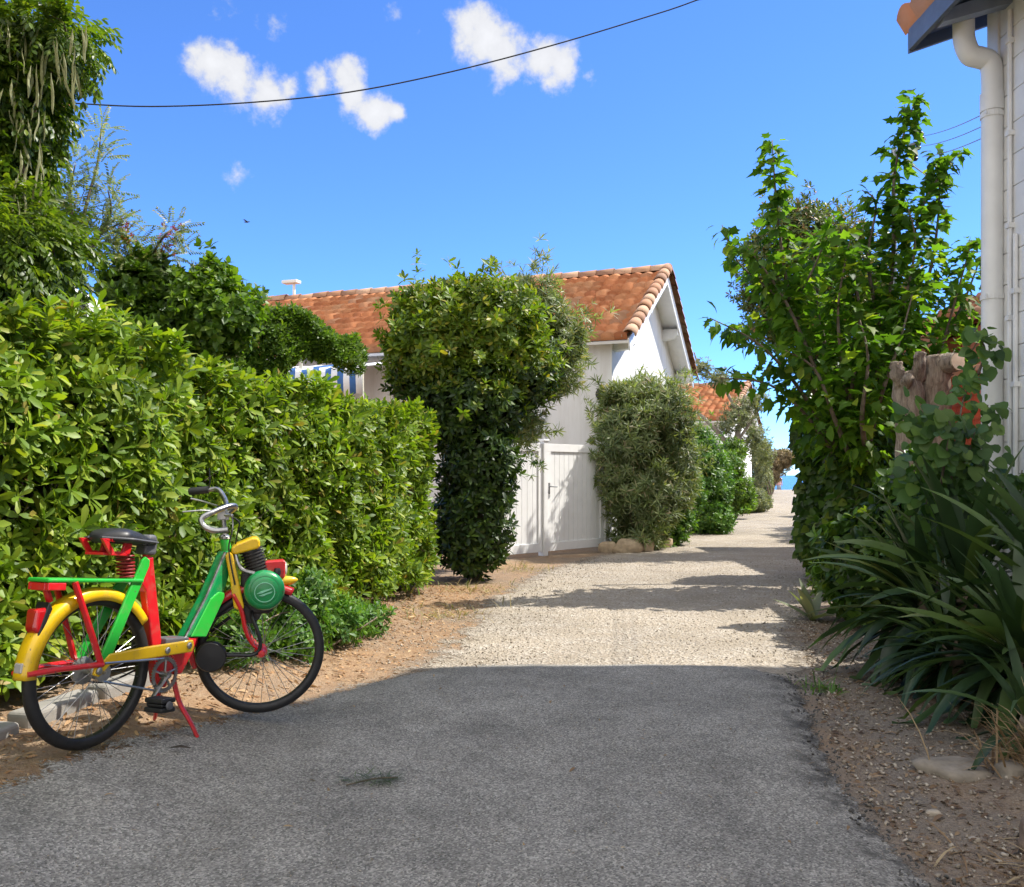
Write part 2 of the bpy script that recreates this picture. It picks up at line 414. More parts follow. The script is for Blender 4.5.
f4 = t.mix(em_, [f3, 2], (.05, .046, .042))
t.l.new(f4.outputs[2], t.b.inputs['Base Color']); t.b.inputs['Roughness'].default_value = .88; t.b.inputs['Specular IOR Level'].default_value = .25
t.bump(v1, .8, .004); cover(t, 'edge', .06, 7); M_ASPH = t.m
# gravel: pale beige chips
t = NT('pale_gravel'); c = t.coord()
v1 = t.add('ShaderNodeTexVoronoi'); v1.inputs['Scale'].default_value = 62; t.l.new(c.outputs['Object'], v1.inputs['Vector'])
v2 = t.add('ShaderNodeTexVoronoi'); v2.inputs['Scale'].default_value = 27; t.l.new(c.outputs['Object'], v2.inputs['Vector'])
gr = t.ramp([(0, (.22, .185, .145)), (.4, (.34, .295, .24)), (.7, (.44, .39, .325)), (1, (.58, .54, .47))], v1, 1)
sand = t.ramp([(.3, (.30, .245, .18)), (.7, (.42, .36, .28))], t.noise(40, 5, .7))
a1 = t.mix(t.ramp([(.4, 0.25), (.62, .9)], t.noise(3.2, 5, .65)), sand, gr)
a2 = t.mix(1.0, [a1, 2], t.ramp([(.3, .78), (.7, 1.12)], t.noise(.8, 5, .6)), 'MULTIPLY')
a3 = t.mix(t.ramp([(.05, .6), (.2, 0)], v2), [a2, 2], (.54, .50, .44))
t.l.new(a3.outputs[2], t.b.inputs['Base Color']); t.b.inputs['Roughness'].default_value = .92; t.b.inputs['Specular IOR Level'].default_value = .2
hh = t.add('ShaderNodeMath', operation='ADD'); t.l.new(v1.outputs[0], hh.inputs[0]); t.l.new(v2.outputs[0], hh.inputs[1])
t.bump(hh, .9, .014); cover(t, 'edge', .12, 5); M_GRAV = t.m

xs = np.concatenate([[-3000, -400, -120, -60, -30, -16, -9, -6], np.arange(-4.5, 5, .07), np.arange(5, 30, .6), [40, 60, 120, 400, 3000]])
ys = np.concatenate([[-60, -30, -12, -5, -1, .5], np.arange(1.2, 14, .07), np.arange(14, 120, .8), [140, 200, 600, 7000]])
V, F = grid(xs, ys, gz)
tag(obj_np('ground', V, F, M_DIRT, smooth=True), kind='structure')

def inside_dist(P, poly, widths):
    "signed distance to a closed polygon, each edge's distance divided by its own blending width"
    poly = np.array(poly, float); n = len(poly); best = np.full(len(P), 1e9); ins = np.zeros(len(P), bool); bw = np.ones(len(P))
    for i in range(n):
        a, b = poly[i], poly[(i + 1) % n]; ab = b - a
        tt = np.clip(((P - a) @ ab) / (ab @ ab), 0, 1); d = np.linalg.norm(P - a - tt[:, None] * ab, axis=1)
        m = d < best; best[m] = d[m]; wd = widths[i] + (widths[(i + 1) % n] - widths[i]) * tt; bw[m] = wd[m]
        cr = (a[1] > P[:, 1]) != (b[1] > P[:, 1]); xx = a[0] + (P[:, 1] - a[1]) / (b[1] - a[1] + 1e-12) * ab[0]
        ins ^= cr & (P[:, 0] < xx)
    return np.where(ins, best, -best) / bw
def sheet(name, poly, widths, xs, ys, lift, mat):
    V, F = grid(xs, ys, lambda X, Y: gz(X, Y))
    e = inside_dist(V[:, :2], poly, widths); ok = (e[F] > -1.2).any(1); F = F[ok]
    use = np.unique(F); mp = -np.ones(len(V), int); mp[use] = np.arange(len(use)); V = V[use]; F = mp[F]; e = e[use]
    V[:, 2] += lift * np.clip(.3 + e * .7, .3, 1)
    o = obj_np(name, V, F, mat, smooth=True)
    a = o.data.attributes.new('edge', 'FLOAT', 'POINT'); a.data.foreach_set('value', np.clip(e, -2, 4).astype(np.float32))
    return tag(o, kind='structure')
GL = [(-.80, 4.6), (-.45, 5.5), (-.32, 6.6), (-.18, 8.1), (.42, 10.7), (1.45, 13), (2.35, 15), (3.55, 17.5), (5.1, 21.6), (7.2, 27.5), (11.5, 40.7), (18.3, 64), (19.6, 70)]
GR = [(24.5, 70), (22.5, 64), (15.4, 40.7), (10.9, 27.5), (8.7, 21.6), (6.9, 17.5), (4.7, 13), (3.35, 10), (2.6, 8), (2.0, 6.5), (1.75, 5.4), (1.5, 4.6)]
sheet('gravel_path', GL + GR, [.7] * len(GL) + [.5] * len(GR), np.concatenate([np.arange(-2.4, 8, .08), np.arange(8, 26, .3)]), np.concatenate([np.arange(4, 16, .08), np.arange(16, 72, .4)]), .016, M_GRAV)
AP = [(-1.75, .2), (-1.72, 2.4), (-1.58, 2.85), (-1.38, 3.5), (-1.15, 4.1), (-.85, 4.7), (-.42, 5.22), (.1, 5.36), (.8, 5.36), (1.3, 5.25), (1.52, 4.95), (1.5, 4.72), (1.33, 4.0), (1.18, 3.3), (1.15, 2.85), (1.13, 2.45), (1.1, .2)]
AW = [.4, .4, .4, .35, .3, .3, .25, .22, .22, .2, .16, .14, .13, .13, .12, .12, .12]
ao = sheet('asphalt_road', AP, AW, np.arange(-2.5, 2, .045), np.arange(.2, 6, .045), .034, M_ASPH)
av = np.zeros(len(ao.data.vertices) * 3, np.float32); ao.data.vertices.foreach_get('co', av); av = av.reshape(-1, 3)
xr_ = np.interp(av[:, 1], [0, 2.45, 2.85, 3.3, 4.0, 4.72, 5.0], [1.1, 1.13, 1.15, 1.18, 1.33, 1.5, 1.52])
a_ = ao.data.attributes.new('tar', 'FLOAT', 'POINT'); a_.data.foreach_set('value', (sstep(.22, .02, xr_ - av[:, 0])).astype(np.float32))
t = NT('sea_water'); n = t.noise(.25, 5, .6); t.bump(n, .35, .3); t.b.inputs['Roughness'].default_value = .25
t.base(t.ramp([(.3, (.012, .085, .22)), (.7, (.02, .14, .33))], t.noise(.02, 4))); t.b.inputs['IOR'].default_value = 1.33
V, F = grid(np.array([-4000., -500, 0, 60, 500, 4000]), np.array([85., 200, 500, 1500, 7000]), lambda X, Y: X * 0 - 2.4)
tag(obj_np('sea', V, F, t.m), kind='structure')

# ------------------------------------------------------------------ shared materials
M_WHITE = m_plain('white_render', (.78, .775, .76), .85, var=.05, scale=3, bump=.25, bscale=60)
t = NT('streaked_white_render'); mp = t.add('ShaderNodeMapping'); mp.inputs['Scale'].default_value = (1, 1, .12); t.l.new(t.coord().outputs['Object'], mp.inputs[0])
st_ = t.noise(5, 6, .65, vec=mp); c1 = t.ramp([(.35, (.70, .685, .65)), (.55, (.80, .795, .78))], st_); c2 = t.mix(t.ramp([(.58, 0), (.78, .4)], t.noise(1.7, 6, .65)), c1, (.58, .55, .49))
t.l.new(c2.outputs[2], t.b.inputs['Base Color']); t.b.inputs['Roughness'].default_value = .88; t.bump(t.noise(55, 5, .6), .3, .006); M_WHITE = t.m
M_WPAINT = m_plain('white_painted_wood', (.86, .86, .855), .45, var=.04, scale=6, bump=.1, bscale=30)
M_PVC = m_plain('off_white_plastic', (.74, .74, .71), .4, var=.06, scale=5)
M_GWHITE = m_plain('weathered_white_board', (.74, .74, .72), .55, var=.10, scale=5, bump=.2, bscale=40)
M_SLATE = m_plain('slate_blue_paint', (.10, .13, .19), .5, var=.12, scale=6)
M_DARK = m_plain('dark_metal', (.025, .025, .027), .45, var=.2)
M_GALV = m_plain('galvanised_steel', (.32, .33, .34), .45, metal=.8, var=.15)
M_BARK = m_plain('grey_brown_bark', (.16, .12, .085), .9, var=.35, scale=18, bump=.9, bscale=40)
M_STONE = m_plain('pale_stone', (.40, .34, .27), .9, var=.25, scale=9, bump=.7, bscale=30)
M_KERB = m_plain('kerb_concrete', (.25, .235, .21), .92, var=.2, scale=9, bump=.6, bscale=50)
def tile_mat(name, stops):
    t = NT(name); a = t.add('ShaderNodeAttribute', attribute_name='tile')
    r = t.ramp(stops, a, 'Fac'); n = t.noise(9, 6, .7); n2 = t.noise(1.2, 4, .6)
    c = t.mix(t.ramp([(.55, 0), (.8, .5)], n), r, (.20, .115, .07)); c2 = t.mix(t.ramp([(.5, 0), (.7, .5)], n2), [c, 2], (.42, .25, .13))
    t.l.new(c2.outputs[2], t.b.inputs['Base Color']); t.b.inputs['Roughness'].default_value = .85; t.bump(n, .4, .01); return t.m
M_TILE = tile_mat('terracotta_tile', [(0, (.38, .13, .05)), (.45, (.52, .19, .075)), (.8, (.58, .25, .11)), (1, (.42, .22, .13))])
M_CAP = tile_mat('weathered_cap_tile', [(0, (.25, .14, .09)), (.5, (.40, .20, .11)), (1, (.50, .33, .22))])

# ------------------------------------------------------------------ houses
def tiled_plane(name, E, ed, sd, L, S, mat, parent, corr=.21, course=.34, sub=8):
    "wavy interlocking tiles in courses: E eave corner, ed along the eave, sd up the slope"
    ed = nrm(ed); sd = nrm(sd); nn = np.cross(ed, sd); nn = nn if nn[2] > 0 else -nn
    nc = max(1, int(round(S / course))); nk = max(1, int(round(L / corr)))
    us = np.linspace(0, L, nk * sub + 1); ph = (us / L * nk) % 1
    wave = .045 * np.abs(np.sin(math.pi * ph)) ** .8
    rows = []; 
    for j in range(nc):
        rows.append((j * S / nc - .035, .085)); rows.append(((j + 1) * S / nc - .03, .012))
    jit = rng.normal(size=(nc, nk)) * .006
    V = np.zeros((len(rows), len(us), 3))
    for r, (s, h) in enumerate(rows):
        jj = jit[r // 2][np.minimum((us / L * nk).astype(int), nk - 1)]
        ss = s + (jj * 2 if r % 2 == 0 else 0)
        V[r] = E + ed * us[:, None] + sd * (np.zeros_like(us) + ss)[:, None] + nn * (wave + h + jj)[:, None]
    low = E + ed * us[:, None] + nn * (-.02)
    V = np.concatenate([low[None] * np.ones((1, 1, 1)), V]); nx = len(us)
    i = (np.arange(V.shape[0] - 1)[:, None] * nx + np.arange(nx - 1)[None]); Fq = np.stack([i, i + 1, i + nx + 1, i + nx], -1).reshape(-1, 4)
    o = obj_np(name, V.reshape(-1, 3), Fq, mat, parent)
    tv = rng.random((nc, nk)); per = np.zeros((V.shape[0] - 1, nx - 1), np.float32)
    kk = np.minimum((us[:-1] / L * nk).astype(int), nk - 1)
    for r in range(V.shape[0] - 1): per[r] = tv[min(max((r - 1) // 2 if r % 2 else r // 2 - 0, 0), nc - 1)][kk] if r else tv[0][kk]
    a = o.data.attributes.new('tile', 'FLOAT', 'FACE')
    n_f = len(o.data.polygons); a.data.foreach_set('value', per.ravel()[:n_f])
    return o
def cap_row(name, A, B, up, rad, parent, mat=None, step=.36):
    "half-round cap tiles from A to B, each lapping the next"
    A = np.asarray(A, float); B = np.asarray(B, float); d = nrm(B - A); L = np.linalg.norm(B - A); side = nrm(np.cross(d, up)); up = np.cross(side, d)
    V = []; F = []; at_ = []; k = int(L / step) + 1; ns = 9
    for i in range(k):
        a = A + d * (i * L / k); b = A + d * ((i + 1.12) * L / k); o = len(V); jz = rng.normal() * .006
        for p, r in ((a, rad * 1.0), (b, rad * .84)):
            for rr in (r, r - .018):
                for j in range(ns):
                    th = math.pi * (j / (ns - 1)) * 1.06 - .03 * math.pi
                    V.append(p + side * math.cos(th) * rr + up * (math.sin(th) * rr + jz))
        q = lambda e, l, j: o + (e * 2 + l) * ns + j
        for j in range(ns - 1):
            F += [(q(0, 0, j), q(0, 0, j + 1), q(1, 0, j + 1), q(1, 0, j)), (q(0, 1, j), q(1, 1, j), q(1, 1, j + 1), q(0, 1, j + 1)),
                  (q(0, 0, j), q(0, 1, j), q(0, 1, j + 1), q(0, 0, j + 1)), (q(1, 0, j), q(1, 0, j + 1), q(1, 1, j + 1), q(1, 1, j))]
        at_ += [rng.random()] * (4 * (ns - 1))
    o = obj_np(name, V, F, mat or M_CAP, parent)
    a = o.data.attributes.new('tile', 'FLOAT', 'FACE'); a.data.foreach_set('value', np.array(at_, np.float32)[:len(o.data.polygons)])
    return o
def house(label, E1, gdir, width, rise, length, brackets=True, over=.32, name='house', wall_mat=None):
    "gabled house: E1 = front eave corner at the gable, gdir along the gable wall, ridge running left"
    E1 = np.asarray(E1, float); g = nrm(A3(gdir[0], gdir[1], 0)); r = A3(-g[1], g[0], 0); n = -r
    T = thing(name, label, 'house', (*(E1 + r * length / 2 + g * width / 2)[:2], 0))
    Z = A3(0, 0, 1); ap = E1 + g * width / 2 + Z * rise; E2 = E1 + g * width
    s1 = nrm(g * width / 2 + Z * rise); s2 = nrm(-g * width / 2 + Z * rise); S = math.hypot(width / 2, rise)
    tn = rise / (width / 2)
    # wall: pentagon prism set in under the eaves
    w0 = .28; wz = lambda d: E1[2] - .06 + d * tn
    fr = Frame((*E1[:2], 0), g, Z, r)
    poly = [(w0, -.2), (width - w0, -.2), (width - w0, wz(w0)), (width / 2, wz(width / 2)), (w0, wz(w0))]
    wall = MB().prism(fr, poly, over, length).build('wall', wall_mat or M_WHITE, T)
    tiled_plane('roof_tiles', E1 + Z * .03, r, s1, length + .3, S, M_TILE, T)
    tiled_plane('roof_tiles', E2 + Z * .03, r, s2, length + .3, S, M_TILE, T)
    cap_row('ridge_tiles', ap + Z * .06 + n * .06, ap + r * (length + .3) + Z * .06, Z, .13, T)
    cap_row('verge_tiles', E1 + Z * .07 + n * .02 - s1 * .04, ap + Z * .10 + n * .02, np.cross(r, s1) * np.sign(np.cross(r, s1)[2]), .12, T, step=.33)
    cap_row('verge_tiles', E2 + Z * .07 + n * .02 - s2 * .04, ap + Z * .10 + n * .02, np.cross(r, s2) * np.sign(np.cross(r, s2)[2]), .12, T, step=.33)
    sof = MB(); d = .045
    for E, s in ((E1, s1), (E2, s2)):
        up = nrm(np.cross(r, s)); up = up if up[2] > 0 else -up
        f2 = Frame(E, s, r, up)
        k = 0
        sof.box(f2, (.0, .0, -.05), (S - .01, length, -.006))
    sof.build('soffit', M_WPAINT, T)
    bb = MB()
    for E, s in ((E1, s1), (E2, s2)):
        up = nrm(np.cross(r, s)); up = up if up[2] > 0 else -up
        bb.box(Frame(E, s, r, up), (-.02, -.03, -.17), (S - .02, -.002, .03))
    bb.build('bargeboard', M_WPAINT, T, bevel=.006)
    if brackets:
        for q in (.06, .46, .54 + .0, .94) if False else (.07, .5, .93, .29, .71):
            dd = q * width; zz = E1[2] - .10 + (dd if dd < width / 2 else width - dd) * tn
            b = MB(); b.prism(Frame((*E1[:2], 0), r, Z, g * 1.0), [(.0, zz - .02), (over + .02, zz - .02), (over + .02, zz - .25), (.10, zz - .22), (.0, zz - .14)], dd - .09, dd + .09)
            b.build('purlin_end', M_GWHITE, T, bevel=.012)
    return T, E1, g, r, n, wall
HR, E1, g, r, n, _ = house('long white house with a terracotta tiled roof and white gable behind the white gate', (1.80, 14.0, 3.23), (.342, .94), 6.6, 1.72, 10.6, name='gabled_house')
Zu = A3(0, 0, 1)
fw = Frame((*(E1 + g * .28)[:2], 0), r, Zu, -g)   # front wall plane: u left from the gable, v up, w towards the viewer
# shuttered window beside the gate, wall lamp
wn = MB(); wn.box(fw, (1.42, .9, .0), (2.9, 2.12, .05)); wobj = wn.build('window', M_WPAINT, HR, bevel=.006)
sl = MB()
for k in range(15): sl.box(fw, (1.48 + k * .092, .96, .05), (1.545 + k * .092, 2.06, .075))
sl.build('shutter', m_plain('olive_grey_slats', (.30, .31, .27), .6), wobj)
lm = MB(); lm.lathe(fw(.46, 2.42, .02), -g, [(.02, 0), (.035, .01), (.035, .06), (.09, .07), (.10, .1), (.06, .15), (.01, .16)], 14); lm.build('wall_lamp', M_DARK, HR, smooth=True)
# long ventilator pipe on the ridge
rp = E1 + g * 3.3 + Zu * 1.72
vp = rp + r * 8.25
vt = MB(); vt.tube([vp + Zu * .1, vp + Zu * .42], .035, 10); vt.box(Frame(vp + Zu * .42, r, g, Zu), (-.12, -.1, 0), (.26, .1, .07))
vt.build('vent_pipe', M_PVC, HR, bevel=.01)
# blue and white striped awning on the front wall
t = NT('striped_canvas'); a = t.add('ShaderNodeAttribute', attribute_name='stripe')
t.base(t.ramp([(.0, (.75, .76, .78)), (.5, (.04, .13, .36))], a, 'Fac')); t.b.inputs['Roughness'].default_value = .8; M_STRIPE = t.m
t.n['Color Ramp'].color_ramp.interpolation = 'CONSTANT'
def striped(name, rows, n, par):
    "rows: point functions of u in 0..1; faces striped in n bands"
    m = n * 2; V = np.array([[f(i / m) for i in range(m + 1)] for f in rows]); nx = m + 1
    i = (np.arange(len(rows) - 1)[:, None] * nx + np.arange(m)[None]).ravel()
    o = obj_np(name, V.reshape(-1, 3), np.stack([i, i + 1, i + nx + 1, i + nx], 1), M_STRIPE, par)
    at_ = o.data.attributes.new('stripe', 'FLOAT', 'FACE'); at_.data.foreach_set('value', np.tile((np.arange(m) % 2), len(rows) - 1).astype(np.float32))
    md = o.modifiers.new('cloth', 'SOLIDIFY'); md.thickness = .008
    return o
AW_ = thing('awning', 'blue and white striped canvas awning on thin posts above the clipped hedge', 'awning', (*fw(5.2, 0, .8)[:2], 0))
u0, u1 = 4.1, 6.6
cv = lambda v, w: (lambda q: fw(u0 + (u1 - u0) * q, v + .03 * math.sin(q * 40), w))
striped('canopy', [cv(3.08, .08), cv(2.98, .7), cv(2.88, 1.3)], 11, AW_)
striped('valance', [cv(2.88, 1.3), cv(2.7, 1.32), cv(2.42, 1.3)], 11, AW_)
for uu in (u0 + .05, u0 + 1.2, u1 - 1.1):
    MB().tube([fw(uu, 0, 1.22), fw(uu, 3.0, 1.22)], .03, 8).build('post', m_plain('pale_post', (.6, .58, .48), .6), AW_)

house('distant white house with a sunlit orange tiled roof along the lane', (6.5, 26.8, 2.75), (.345, .94), 10.5, 1.5, 7, name='far_house', brackets=False)

# ---- gate: two boarded leaves and a middle post
GA, GB = A3(-.55, 11.55, 0), A3(1.38, 13.6, 0); gd = nrm(GB - GA); gn = A3(gd[1], -gd[0], 0); GT = thing('gate', 'white vertical boarded gate of two panels below the house', 'gate', GA + gd * 1.0)
fg = Frame(GA, gd, Zu, gn); Lg = np.linalg.norm(GB - GA)
pm = np.dot(at(543, 500, 12.6) - GA, gd); 
def gpost(u, w_=.09, h=1.6):
    m = MB(); m.box(fg, (u - w_ / 2, .0, -.05), (u + w_ / 2, h, .06)); m.box(fg, (u - w_ / 2 - .012, h, -.062), (u + w_ / 2 + .012, h + .03, .072)); return m.build('post', M_WPAINT, GT, bevel=.006)
um = None
for px_ in (543,):
    # where the ray at this column meets the gate line
    dx = (px_ - 512) / 900; um = (GA[0] - dx * GA[1]) / (dx * gd[1] - gd[0])
for u in (um, Lg + .02, -.02): gpost(u)
for a_, b_ in ((.03, um - .05), (um + .05, Lg - .03)):
    m = MB(); z0, z1 = .06, 1.57
    m.box(fg, (a_, z1 - .11, -.022), (b_, z1, .034)); m.box(fg, (a_, z0, -.022), (b_, z0 + .12, .034))
    m.box(fg, (a_, z0 + .12, -.021), (a_ + .08, z1 - .11, .033)); m.box(fg, (b_ - .08, z0 + .12, -.021), (b_, z1 - .11, .033))
    nb = int(round((b_ - a_ - .16) / .105)); bw = (b_ - a_ - .16) / nb
    for k in range(nb): m.box(fg, (a_ + .08 + k * bw + .003, z0 + .12, -.012), (a_ + .08 + (k + 1) * bw - .003, z1 - .11, .016))
    m.box(fg, (a_ + .08, z0 + .12, -.018), (b_ - .08, z1 - .11, -.013))
    m.build('panel', M_WPAINT, GT, bevel=.004)
h = MB(); h.box(fg, (um + .075, .86, .034), (um + .105, 1.02, .042)); h.tube([fg(um + .09, .97, .04), fg(um + .09, .97, .085), fg(um + .2, .965, .09)], .011, 8)
h.build('handle', M_GALV, GT, bevel=.002)

# ---- house on the right: lean-to by the lane, added unseen shadow-casting gable behind it
RH = thing('corner_house', 'white house at the right edge with slate blue eaves and a downpipe', 'house', (3.6, 4.6, 0))
yv, xe, ze = 5.75, 2.56, 3.93; pt = math.tan(math.radians(19)); xw = 3.0; yw = 5.6
fx = Frame((0, 0, 0), (1, 0, 0), (0, 0, 1), (0, 1, 0))   # u = x, v = z, w = y
MB().prism(fx, [(xw, -.2), (4.5, -.2), (4.5, ze + (4.5 - xe) * pt - .03), (xw, ze + (xw - xe) * pt - .03)], -3, yw).build('wall', M_WHITE, RH)
cl = MB()
for k in range(26): 
    if k * .19 < ze + .15: cl.box(WORLD, (xw - .018, yw - .9, k * .19), (xw, yw - .10, k * .19 + .187))
cl.build('cladding', M_GWHITE, RH, bevel=.004)
MB().box(WORLD, (xw - .03, yw - .10, 0), (xw + .1, yw + .03, ze + .08)).build('corner_board', M_GWHITE, RH, bevel=.006)
sf = MB(); sf.prism(fx, [(xe, ze - .02), (4.5, ze - .02 + (4.5 - xe) * pt), (4.5, ze + .03 + (4.5 - xe) * pt), (xe, ze + .03)], -3, yv); sf.build('soffit', M_SLATE, RH)
MB().prism(fx, [(xe - .02, ze - .10), (4.5, ze - .10 + (4.52 - xe) * pt), (4.5, ze + .05 + (4.5 - xe) * pt), (xe - .02, ze + .05)], yv - .002, yv + .028).build('bargeboard', M_SLATE, RH, bevel=.004)
MB().box(WORLD, (xe - .03, -3, ze - .09), (xe - .002, yv - .01, ze + .055)).build('fascia', M_SLATE, RH)
for k in range(16):
    y = yv - .35 - k * .5
    MB().prism(fx, [(xe + .01, ze - .03), (xw, ze - .03 + (xw - xe) * pt), (xw, ze - .13 + (xw - xe) * pt), (xe + .01, ze - .10)], y - .04, y + .04).build('rafter', m_plain('blue_grey_paint', (.25, .29, .36), .5), RH) if k < 6 else None
tiled_plane('roof_tiles', A3(xe - .03, -3, ze + .05), A3(0, 1, 0), A3(1, 0, pt), yv + 3.05, 2.15, M_TILE, RH)
cap_row('verge_tiles', A3(xe + .05, yv + .0, ze + .11), A3(4.5, yv + .03, ze + .09 + (4.5 - xe) * pt), A3(0, 0, 1), .11, RH)
dp = MB(); ppx = 3.0 - .09 ; ppy = 5.55
px0 = 2.90
dp.tube(smooth_path([A3(2.76, 5.5, ze + .05), A3(2.76, 5.5, ze - .06), A3(2.765, 5.5, ze - .15), A3(2.80, 5.5, ze - .23), A3(2.86, 5.5, ze - .25), A3(2.915, 5.5, ze - .275), A3(2.935, 5.5, ze - .36), A3(2.935, 5.5, ze - .6)], 5), .062, 18)
dp.tube([A3(2.935, 5.5, ze - .58), A3(2.935, 5.5, .05)], .062, 18)
dp.tube([A3(2.935, 5.5, ze - .47), A3(2.935, 5.5, ze - .58)], .069, 18)
dpo = dp.build('downpipe', M_PVC, RH, smooth=True)
for z in (ze - .62, 2.2, 1.0):
    q = MB(); q.tube([A3(2.935, 5.5, z), A3(2.935, 5.5, z + .03)], .068, 18); q.box(WORLD, (2.86, 5.43, z + .005), (2.872, 5.44, z + .025)); q.build('pipe_clip', M_PVC, dpo)
for yy, z0, z1 in ((5.36, .2, 3.9), (5.30, .9, 2.55)):
    cd = MB(); cd.tube([A3(xw - .035, yy, z0), A3(xw - .035, yy, z1)], .014, 8)
    for z in np.arange(z0 + .2, z1, .55): cd.box(WORLD, (xw - .054, yy - .02, z), (xw - .018, yy + .02, z + .03))
    cd.build('conduit', M_GWHITE, RH)
# unseen tall gabled part, added and shaped to cast the foreground shadow
yA, zA, yP, zP = 6.58, 6.9, 3.1, 10.45
MB().prism(Frame((0, 0, 0), (0, 1, 0), (0, 0, 1), (1, 0, 0)), [(yA - .85, -.2), (yA - .85, zA + .75), (yP, zP - .12), (2 * yP - yA + .85, zA + .75), (2 * yP - yA + .85, -.2)], 4.6, 11).build('caster_gable_wall', M_WHITE, RH)
for sg in (1, -1):
    E = A3(4.45, yP + sg * (yA - yP), zA); sdv = A3(0, -sg * (yA - yP), zP - zA)
    tiled_plane('roof_tiles', E + Zu * .02, A3(1, 0, 0), sdv, 6.8, np.linalg.norm(sdv), M_TILE, RH)
    up_ = nrm(np.cross(A3(1, 0, 0), sdv)); up_ = up_ if up_[2] > 0 else -up_
    MB().box(Frame(E, A3(1, 0, 0), nrm(sdv), up_), (0, 0, -.05), (6.8, np.linalg.norm(sdv), .01)).build('soffit', M_WPAINT, RH)

# ---- hidden neighbours
LH = thing('tiled_house', 'house corner under the wisteria at upper left, one orange eave tile showing', 'house', (-5.5, 5, 0))
MB().prism(fx, [(-7.5, -.2), (-3.85, -.2), (-3.85, 3.9), (-5.6, 4.8), (-7.5, 3.9)], 3, 6.75).build('wall', M_WHITE, LH)
for E, e2, sd_ in ((A3(-3.47, 2.7, 3.95), A3(0, 1, 0), A3(-2.1, 0, 1.1)), (A3(-7.7, 2.7, 3.95), A3(0, 1, 0), A3(2.1, 0, 1.1))):
    tiled_plane('roof_tiles', E, e2, sd_, 4.3, 2.4, M_TILE, LH)
SH = thing('shed', 'small white rendered shed gable peeking over the big hedge', 'shed', (-3.05, 6.6, 0))
MB().prism(fx, [(-3.8, -.2), (-3.02, -.2), (-3.02, 2.30), (-3.15, 2.42), (-3.8, 2.0)], 6.4, 6.7).build('wall', M_WHITE, SH)
MB().prism(fx, [(-3.87, 1.985), (-3.15, 2.435), (-3.0, 2.30), (-3.0, 2.335), (-3.15, 2.475), (-3.87, 2.02)], 6.38, 6.75).build('roof_slab', M_WHITE, SH)
OH = thing('orange_house', 'orange rendered house with tiled roof half hidden behind the leafy tree at right', 'house', (6, 12, 0))
M_ORANGE = m_plain('orange_render', (.42, .15, .08), .85, var=.1, scale=4)
MB().prism(fx, [(5.2, -.2), (9.8, -.2), (9.8, 2.75), (7.5, 3.95), (5.2, 2.75)], 10.4, 14.2).build('wall', M_ORANGE, OH)
for E, sd_ in ((A3(4.85, 10.1, 2.6), A3(2.65, 0, 1.35)), (A3(10.15, 10.1, 2.6), A3(-2.65, 0, 1.35))):
    tiled_plane('roof_tiles', E, A3(0, 1, 0), sd_, 4.4, 2.98, M_TILE, OH)
cap_row('verge_tiles', A3(4.8, 10.08, 2.7), A3(7.5, 10.08, 4.1), Zu, .11, OH)
# ------------------------------------------------------------------ leaf materials
L_PITT = m_leaf('pittosporum_leaf', [(0, (.06, .12, .010)), (.3, (.13, .225, .016)), (.7, (.21, .31, .02)), (.9, (.28, .36, .03)), (.97, (.34, .38, .05)), (1, (.32, .22, .06))], .36, .46, spec=.35)
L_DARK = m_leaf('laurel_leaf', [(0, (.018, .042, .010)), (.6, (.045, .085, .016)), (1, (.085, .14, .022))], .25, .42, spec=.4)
L_YEL = m_leaf('yellow_green_leaf', [(0, (.09, .15, .016)), (.5, (.15, .235, .02)), (.85, (.23, .29, .025)), (1, (.33, .28, .04))], .42, .46)
L_FRESH = m_leaf('fresh_broad_leaf', [(0, (.045, .11, .014)), (.5, (.09, .19, .02)), (.9, (.14, .25, .025)), (1, (.26, .32, .035))], .58, .52, spec=.3)
L_IVY = m_leaf('ivy_leaf', [(0, (.025, .06, .012)), (.5, (.05, .11, .018)), (.85, (.085, .16, .022)), (1, (.15, .21, .03))], .35, .38)
L_VINE = m_leaf('vine_leaf', [(0, (.04, .10, .03)), (.6, (.085, .17, .04)), (1, (.16, .25, .06))], .4, .5)
L_OLEA = m_leaf('oleander_leaf', [(0, (.11, .16, .065)), (.5, (.20, .255, .10)), (.9, (.27, .30, .14)), (1, (.40, .31, .20))], .38, .45)
L_BRIGHT = m_leaf('bright_shrub_leaf', [(0, (.05, .13, .02)), (.6, (.10, .22, .03)), (1, (.17, .28, .04))], .35, .45)
L_FINE = m_leaf('fine_dark_leaf', [(0, (.05, .105, .010)), (.6, (.11, .205, .018)), (1, (.19, .28, .03))], .42, .45)
L_GREY = m_leaf('silvery_leaf', [(0, (.13, .16, .09)), (.6, (.22, .25, .14)), (1, (.30, .30, .17))], .3, .55)
L_WIST = m_leaf('wisteria_leaf', [(0, (.04, .08, .010)), (.6, (.095, .16, .013)), (1, (.18, .24, .022))], .42, .42)
L_BLADE = m_leaf('blade_leaf', [(0, (.022, .048, .016)), (.6, (.042, .085, .030)), (.93, (.10, .16, .04)), (1, (.24, .24, .05))], .22, .42)
L_DRY = m_leaf('dry_leaf', [(0, (.20, .12, .06)), (.5, (.34, .23, .12)), (1, (.46, .36, .21))], .25, .7, (1, .8, .5))
M_POD = m_leaf('dry_seed_pod', [(0, (.13, .15, .05)), (1, (.27, .26, .11))], .15, .6, (1, .9, .5))
M_CORE = m_plain('painted_shade', (.035, .032, .018), .95, var=.5, scale=14, bump=1, bscale=25)  # near-black colour stands in for shade deep inside the hedges
M_TWIG = m_plain('brown_twig', (.13, .10, .07), .9, var=.3, scale=30)

